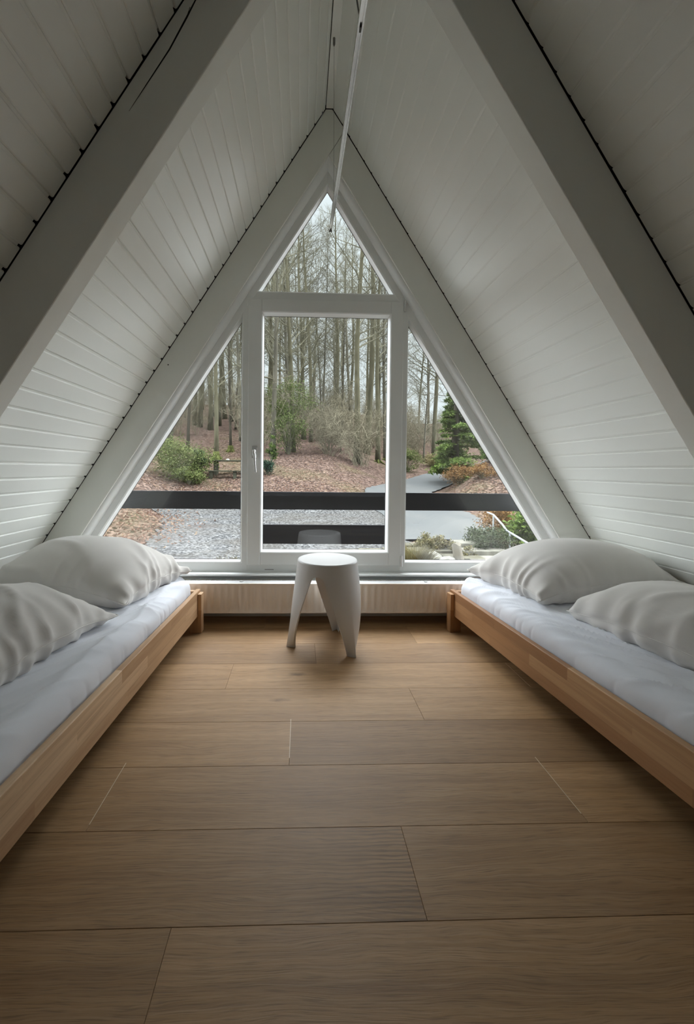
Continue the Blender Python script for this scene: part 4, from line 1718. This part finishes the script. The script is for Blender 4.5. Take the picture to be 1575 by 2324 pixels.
conifer((7.75, 20.2), 5.4, 2.7, 5, 'large dark green conifer drooping over the bend of the lane', -0.3)
conifer((8.9, 18.4), 1.7, 1.3, 6, 'small bright green conifer in front of the large dark one', -0.5)
shrub('orange_shrub', 'orange leaved shrub under the large conifer', 'bush', (7.3, 18.4), (0.9, 0.7, 0.45), 3200, 0.085, BEECH, 7, 22)
shrub('orange_shrub', 'low orange leaved shrub just above the black rail', 'bush', (7.5, 16.4), (0.95, 0.5, 0.32), 2800, 0.08, BEECH, 8, 20)
shrub('yellow_shrub', 'yellowish green shrub at the roadside beyond the lane', 'bush', (9.1, 27.8), (1.2, 0.8, 0.55), 2600, 0.11, STRAW, 9, 18)
shrub('evergreen_bush', 'pale green bush right of the window post above the lane', 'bush', (6.55, 24.6), (0.75, 0.6, 0.75), 2400, 0.10, OLIVE, 10, 18)
shrub('rhododendron', 'rhododendron with bright yellow green leaves beside the handrail', 'bush', (5.12, 8.95), (0.46, 0.42, 0.44), 1700, 0.13, RHODO, 11, 18)
shrub('brown_hedge', 'brown leaved hedge behind the rhododendron and handrail', 'hedge', (5.2, 10.0), (0.65, 0.4, 0.42), 3000, 0.07, BEECH, 12, 22)
shrub('ivy_bush', 'dark ivy mound between the steps and the handrail', 'bush', (4.15, 8.75), (0.50, 0.42, 0.28), 3600, 0.06, IVY, 13, 26)
shrub('low_plant', 'mound of mixed yellowish low plants in the rock garden', 'plant', (2.95, 8.85), (0.48, 0.3, 0.17), 2600, 0.055, HEATH, 16, 22)
shrub('low_plant', 'small clump of dry low plants between the tree stump and steps', 'plant', (3.42, 8.35), (0.24, 0.2, 0.13), 900, 0.05, HEATH, 17, 12)


def tuft(name, label, loc, n, h, spread, mat, seed, cat='grass'):
    rnd = random.Random(seed)
    m = MB()
    for k in range(n):
        az = rnd.uniform(0, 2 * PI)
        q = rnd.random() ** 0.6 * spread
        p = Vector((math.cos(az) * q, math.sin(az) * q * 0.7, 0))
        d = Vector((math.cos(az) * rnd.uniform(0.1, 0.9), math.sin(az) * rnd.uniform(0.1, 0.9), 1))
        b = wander(p, d, h * rnd.uniform(0.5, 1.1), 4, 0.12, rnd, -0.09)
        m.tube(b, [0.0035, 0.0032, 0.0028, 0.0022, 0.001], 3, cap=False)
    o = m.build(name, mat)
    o.location = (loc[0], loc[1], gz(loc[0], loc[1]) + 0.03)
    tag(o, label, cat)
    return o


tuft('grass_tuft', 'large straw coloured grass tuft beside the right window post', (2.22, 7.75), 900, 0.42, 0.24, STRAW, 31)
tuft('grass_tuft', 'dry straw grass sprawling below the gravel, in the left pane', (-1.25, 7.55), 420, 0.26, 0.34, STRAW, 32)
tuft('grass_tuft', 'small bright yellow green grass cushion in the left pane', (-1.72, 7.45), 500, 0.10, 0.09, RHODO, 33)
tuft('grass_tuft', 'tall yellow stalks at the lower left corner of the left pane', (-3.65, 7.9), 60, 0.5, 0.14, STRAW, 34)

# ------------------------------------------------------------------ fallen leaves lying loose
rnd = random.Random(5)
m = MB()
for k in range(15000):
    if k < 900:      # drift at the left side of the gravel
        x, y = -4.0 + rnd.gauss(0, 0.55), 10.6 + rnd.gauss(0, 1.2)
        lift = 0.05
    else:
        t = rnd.uniform(-0.48, 0.52)
        y = 15 + 17 * rnd.random() ** 1.5
        x = t * y
        if 0.15 < t < 0.46 and y < 29 and not (t > 0.37 and y < 21):
            continue
        lift = 0.02
    p = Vector((x, y, gz(x, y) + lift + rnd.random() * 0.03))
    leaf_quad(m, p, Vector((rnd.uniform(-0.7, 0.7), rnd.uniform(-1.1, 0.3), 1)), rnd.uniform(0.06, 0.11), 0.022, rnd)
o = m.build('fallen_leaves', LEAFM)
tag(o, 'loose red brown leaves lying over the slope and gravel edge', 'leaves', kind='stuff')

# ------------------------------------------------------------------ bench and table
M['old_wood'] = plain('weathered_wood', oc(0.10, 0.10, 0.072), 0.85, 0.2, 6, 0.4, 40, stretch=(0.2, 1, 1), spec=0.0)
M['stump'] = plain('grey_stump_wood', oc(0.24, 0.22, 0.18), 0.85, 0.2, 5, 0.6, 40, stretch=(1, 1, 0.2), bdist=0.01, spec=0.0)
zb = gz(-3.1, 17.0)
tb = tag(empty('picnic_table', (-3.05, 17.6, gz(-3.05, 17.6))), 'long weathered plank table up in the leaves, left pane', 'table')
m = MB()
m.box((-1.0, -0.32, 0.52), (1.1, 0.32, 0.575))
m.build('tabletop', M['old_wood'], tb, bevel=0.008)
for x in (-0.6, 0.7):
    m = MB()
    m.box((x - 0.07, -0.2, -0.15), (x + 0.07, 0.2, 0.52))
    m.build('leg', M['old_wood'], tb, bevel=0.008)
bn = tag(empty('bench', (-3.0, 16.9, gz(-3.0, 16.9))), 'low plank bench on two stubby legs before the table', 'bench')
m = MB()
m.box((-0.95, -0.14, 0.26), (1.05, 0.14, 0.305))
m.build('seat', M['old_wood'], bn, bevel=0.008)
for x in (-0.70, 0.27):
    m = MB()
    m.box((x - 0.065, -0.1, -0.12), (x + 0.065, 0.1, 0.26))
    m.build('leg', M['old_wood'], bn, bevel=0.01)
m = MB()
m.lathe([(0, 0.0), (0.05, 0.0), (0.07, 0.02), (0.05, 0.045), (0, 0.055)], 12)
o = m.build('pale_stone', M['grille'], None, smooth=True, fix=True)
o.location = (-3.05 - 0.08, 17.5, gz(-3.05, 17.6) + 0.576)
tag(o, 'small whitish stone lying on the plank table', 'stone')

# ------------------------------------------------------------------ steps, handrail, stones
M['step'] = plain('grey_stone_step', oc(0.29, 0.28, 0.235), 0.85, 0.2, 6, 0.4, 30, bdist=0.01, spec=0.0)
M['stone'] = plain('pale_rock', oc(0.38, 0.37, 0.32), 0.85, 0.25, 7, 0.8, 14, bdist=0.03, spec=0.0)
M['galv'] = plain('galvanised_pipe', oc(0.50, 0.53, 0.54), 0.4, 0.05, 9, metal=0.4)
st = tag(empty('stone_steps', (3.75, 8.3, -0.95)), 'grey stone garden steps descending towards the house', 'steps')
for k, (y, z) in enumerate([(8.75, -0.655), (8.35, -0.745), (7.95, -0.835), (7.55, -0.925)]):
    m = MB()
    m.box((-0.34 - 0.02 * k, y - 8.3 - 0.10, z + 0.95 - 0.16), (0.62, y - 8.3 + 0.36, z + 0.95))
    m.build('step', M['step'], st, bevel=0.012)
hr = tag(empty('handrail', (4.5, 8.7, -0.9)), 'bent galvanised pipe handrail beside the garden steps', 'handrail')
hp = [(4.62, 9.85, -0.105), (4.60, 9.5, -0.125), (4.55, 8.95, -0.295), (4.52, 8.72, -0.385), (4.50, 8.5, -0.405), (4.44, 7.95, -0.455), (4.38, 7.60, -0.475), (4.33, 7.25, -0.52)]
m = MB()
m.tube([Vector(p) - Vector((4.5, 8.7, -0.9)) for p in hp], 0.021, 10)
m.build('rail', M['galv'], hr, smooth=True, angle=60)
for (x, y, z) in ((4.60, 9.5, -0.125), (4.505, 8.55, -0.40), (4.34, 7.3, -0.515)):
    m = MB()
    m.tube([(x - 4.5, y - 8.7, -0.45), (x - 4.5, y - 8.7, z + 0.9)], 0.018, 10)
    m.build('post', M['galv'], hr, smooth=True, angle=60)


def rock(loc, s, seed, label, dz=0.0):
    rnd = random.Random(seed)
    b = bmesh.new()
    bmesh.ops.create_icosphere(b, subdivisions=3, radius=1.0)
    for v in b.verts:
        n = vnoise(np.array([v.co.x * 1.7 + seed * 3.1]), np.array([v.co.y * 1.7 + v.co.z * 2.3]), seed)[0]
        n2 = vnoise(np.array([v.co.x * 4 + v.co.z * 3 + seed]), np.array([v.co.y * 4]), seed + 1)[0]
        v.co *= 0.72 + 0.45 * n + 0.12 * n2
        v.co = Vector((v.co.x * s[0], v.co.y * s[1], max(v.co.z, -0.6) * s[2]))
    me = bpy.data.meshes.new('rock')
    b.to_mesh(me)
    b.free()
    me.materials.append(M['stone'])
    o = bpy.data.objects.new('rock', me)
    COL.objects.link(o)
    o.location = (loc[0], loc[1], gz(loc[0], loc[1]) + s[2] * 0.45 + dz)
    o.rotation_euler = (0, 0, rnd.uniform(0, 6))
    tag(o, label, 'rock')
    return o


rock((2.72, 8.25), (0.22, 0.16, 0.10), 41, 'flat pale rock at the foot of the low plant mound')
rock((2.92, 7.9), (0.17, 0.14, 0.11), 42, 'rounded pale rock below the plant mound, near the stump')
rock((2.70, 7.6), (0.10, 0.10, 0.14), 43, 'upright pale rock between two rounded ones')
rock((2.95, 7.5), (0.16, 0.12, 0.10), 44, 'lowest pale rock left of the tree stump')
rock((2.47, 7.85), (0.15, 0.12, 0.08), 45, 'pale rock beside the large straw grass tuft')
rock((3.35, 7.55), (0.12, 0.10, 0.09), 46, 'small pale rock at the bottom of the steps')
m = MB()
rn = random.Random(8)
ring = 12
pr_ = []
for (z, r) in ((-0.12, 0.125), (0.05, 0.10), (0.2, 0.088), (0.30, 0.084), (0.305, 0.05)):
    pr_.append([((r * (1 + 0.12 * math.sin(3 * a + z * 5) + rn.uniform(-0.05, 0.05))) * math.cos(a) - z * 0.22, (r * (1 + 0.1 * math.sin(2 * a))) * math.sin(a), z + (0.03 * math.sin(a * 2) if z > 0.25 else 0)) for a in [2 * PI * k / ring for k in range(ring)]])
vs = [p for r_ in pr_ for p in r_]
fs = [(i * ring + k, i * ring + (k + 1) % ring, (i + 1) * ring + (k + 1) % ring, (i + 1) * ring + k) for i in range(4) for k in range(ring)]
fs.append(tuple(4 * ring + k for k in range(ring)))
m.add(vs, fs)
o = m.build('tree_stump', M['stump'], smooth=True, angle=40, fix=True)
o.location = (3.17, 7.95, gz(3.17, 7.95) + 0.08)
tag(o, 'grey weathered tree stump standing among the pale rocks', 'stump')

# soft high sun behind the cloud layer
sd = bpy.data.lights.new('veiled_sun', 'SUN')
sd.energy = SUN_E
sd.angle = math.radians(SUN_ANGLE)
sd.color = (1.0, 0.985, 0.96)
so = bpy.data.objects.new('veiled_sun', sd)
COL.objects.link(so)
el_, az_ = math.radians(SUN_EL), math.radians(SUN_AZ)
dirv = Vector((math.sin(az_) * math.cos(el_), math.cos(az_) * math.cos(el_), math.sin(el_)))
so.rotation_euler = dirv.to_track_quat('Z', 'Y').to_euler()


# ------------------------------------------------------------------ daylight, camera, view
w = bpy.data.worlds.new('overcast_sky')
SC.world = w
w.use_nodes = True
nt = w.node_tree
nt.nodes.clear()
out = nt.nodes.new('ShaderNodeOutputWorld')
bg = nt.nodes.new('ShaderNodeBackground')
tc = nt.nodes.new('ShaderNodeTexCoord')
sx = nt.nodes.new('ShaderNodeSeparateXYZ')
mr = nt.nodes.new('ShaderNodeMapRange')
mr.interpolation_type = 'SMOOTHSTEP'
mr.inputs['From Min'].default_value = 0.54
mr.inputs['From Max'].default_value = 0.88
mx = nt.nodes.new('ShaderNodeMix')
mx.data_type = 'VECTOR'
mx.inputs[4].default_value = SKY_LO
mx.inputs[5].default_value = SKY_HI
nt.links.new(tc.outputs['Generated'], sx.inputs[0])
nt.links.new(sx.outputs[2], mr.inputs[0])
ab = nt.nodes.new('ShaderNodeMath')
ab.operation = 'ABSOLUTE'
nt.links.new(sx.outputs[0], ab.inputs[0])
ms = nt.nodes.new('ShaderNodeMapRange')
ms.interpolation_type = 'SMOOTHSTEP'
ms.inputs['From Min'].default_value = 0.54
ms.inputs['From Max'].default_value = 0.801
nt.links.new(ab.outputs[0], ms.inputs[0])
up = nt.nodes.new('ShaderNodeMapRange')      # nothing bright below the horizon
up.inputs['From Min'].default_value = 0.0
up.inputs['From Max'].default_value = 0.08
nt.links.new(sx.outputs[2], up.inputs[0])
mm = nt.nodes.new('ShaderNodeMath')
mm.operation = 'MULTIPLY'
nt.links.new(ms.outputs[0], mm.inputs[0])
nt.links.new(up.outputs[0], mm.inputs[1])
nt.links.new(mr.outputs[0], mx.inputs[0])
m2 = nt.nodes.new('ShaderNodeMix')
m2.data_type = 'VECTOR'
m2.inputs[5].default_value = SKY_SIDE
nt.links.new(mm.outputs[0], m2.inputs[0])
nt.links.new(mx.outputs[1], m2.inputs[4])
nt.links.new(m2.outputs[1], bg.inputs[0])
bg.inputs[1].default_value = 1.0
nt.links.new(bg.outputs[0], out.inputs[0])

cam = bpy.data.cameras.new('camera')
co = bpy.data.objects.new('camera', cam)
COL.objects.link(co)
SC.camera = co
yaw, pit, rol = CAMR
cy, sy, cp, sp, cr, sr = math.cos(yaw), math.sin(yaw), math.cos(pit), math.sin(pit), math.cos(rol), math.sin(rol)
Bm = Matrix(((1, 0, 0), (0, 0, -1), (0, 1, 0)))
Ry = Matrix(((cy, 0, -sy), (0, 1, 0), (sy, 0, cy)))
Rp = Matrix(((1, 0, 0), (0, cp, sp), (0, -sp, cp)))
Rr = Matrix(((cr, -sr, 0), (sr, cr, 0), (0, 0, 1)))
Mw = Rr @ Rp @ Ry @ Bm
R3 = Matrix((Mw[0], -Mw[1], -Mw[2])).transposed()
co.matrix_world = Matrix.Translation((0, 0, 0.9)) @ R3.to_4x4()
cam.sensor_fit = 'VERTICAL'
cam.sensor_height = 36.0
cam.sensor_width = 36.0 * 1575 / 2324
cam.lens = 920.0 / 2324 * 36.0
cam.shift_x = (787.5 - 712.07) / 2324
cam.shift_y = (1084.32 - 1162.0) / 2324
cam.clip_start = 0.02
cam.clip_end = 400

SC.view_settings.view_transform = 'Standard'
SC.view_settings.look = 'None'
SC.view_settings.gamma = 1.0
SC.view_settings.exposure = EXPOSURE
SC.view_settings.use_curve_mapping = False
cy_ = SC.cycles
cy_.use_denoising = True
cy_.max_bounces = 12
cy_.diffuse_bounces = 8
cy_.glossy_bounces = 4
cy_.transparent_max_bounces = 24
cy_.caustics_reflective = False
cy_.caustics_refractive = False
cy_.sample_clamp_indirect = 0.0
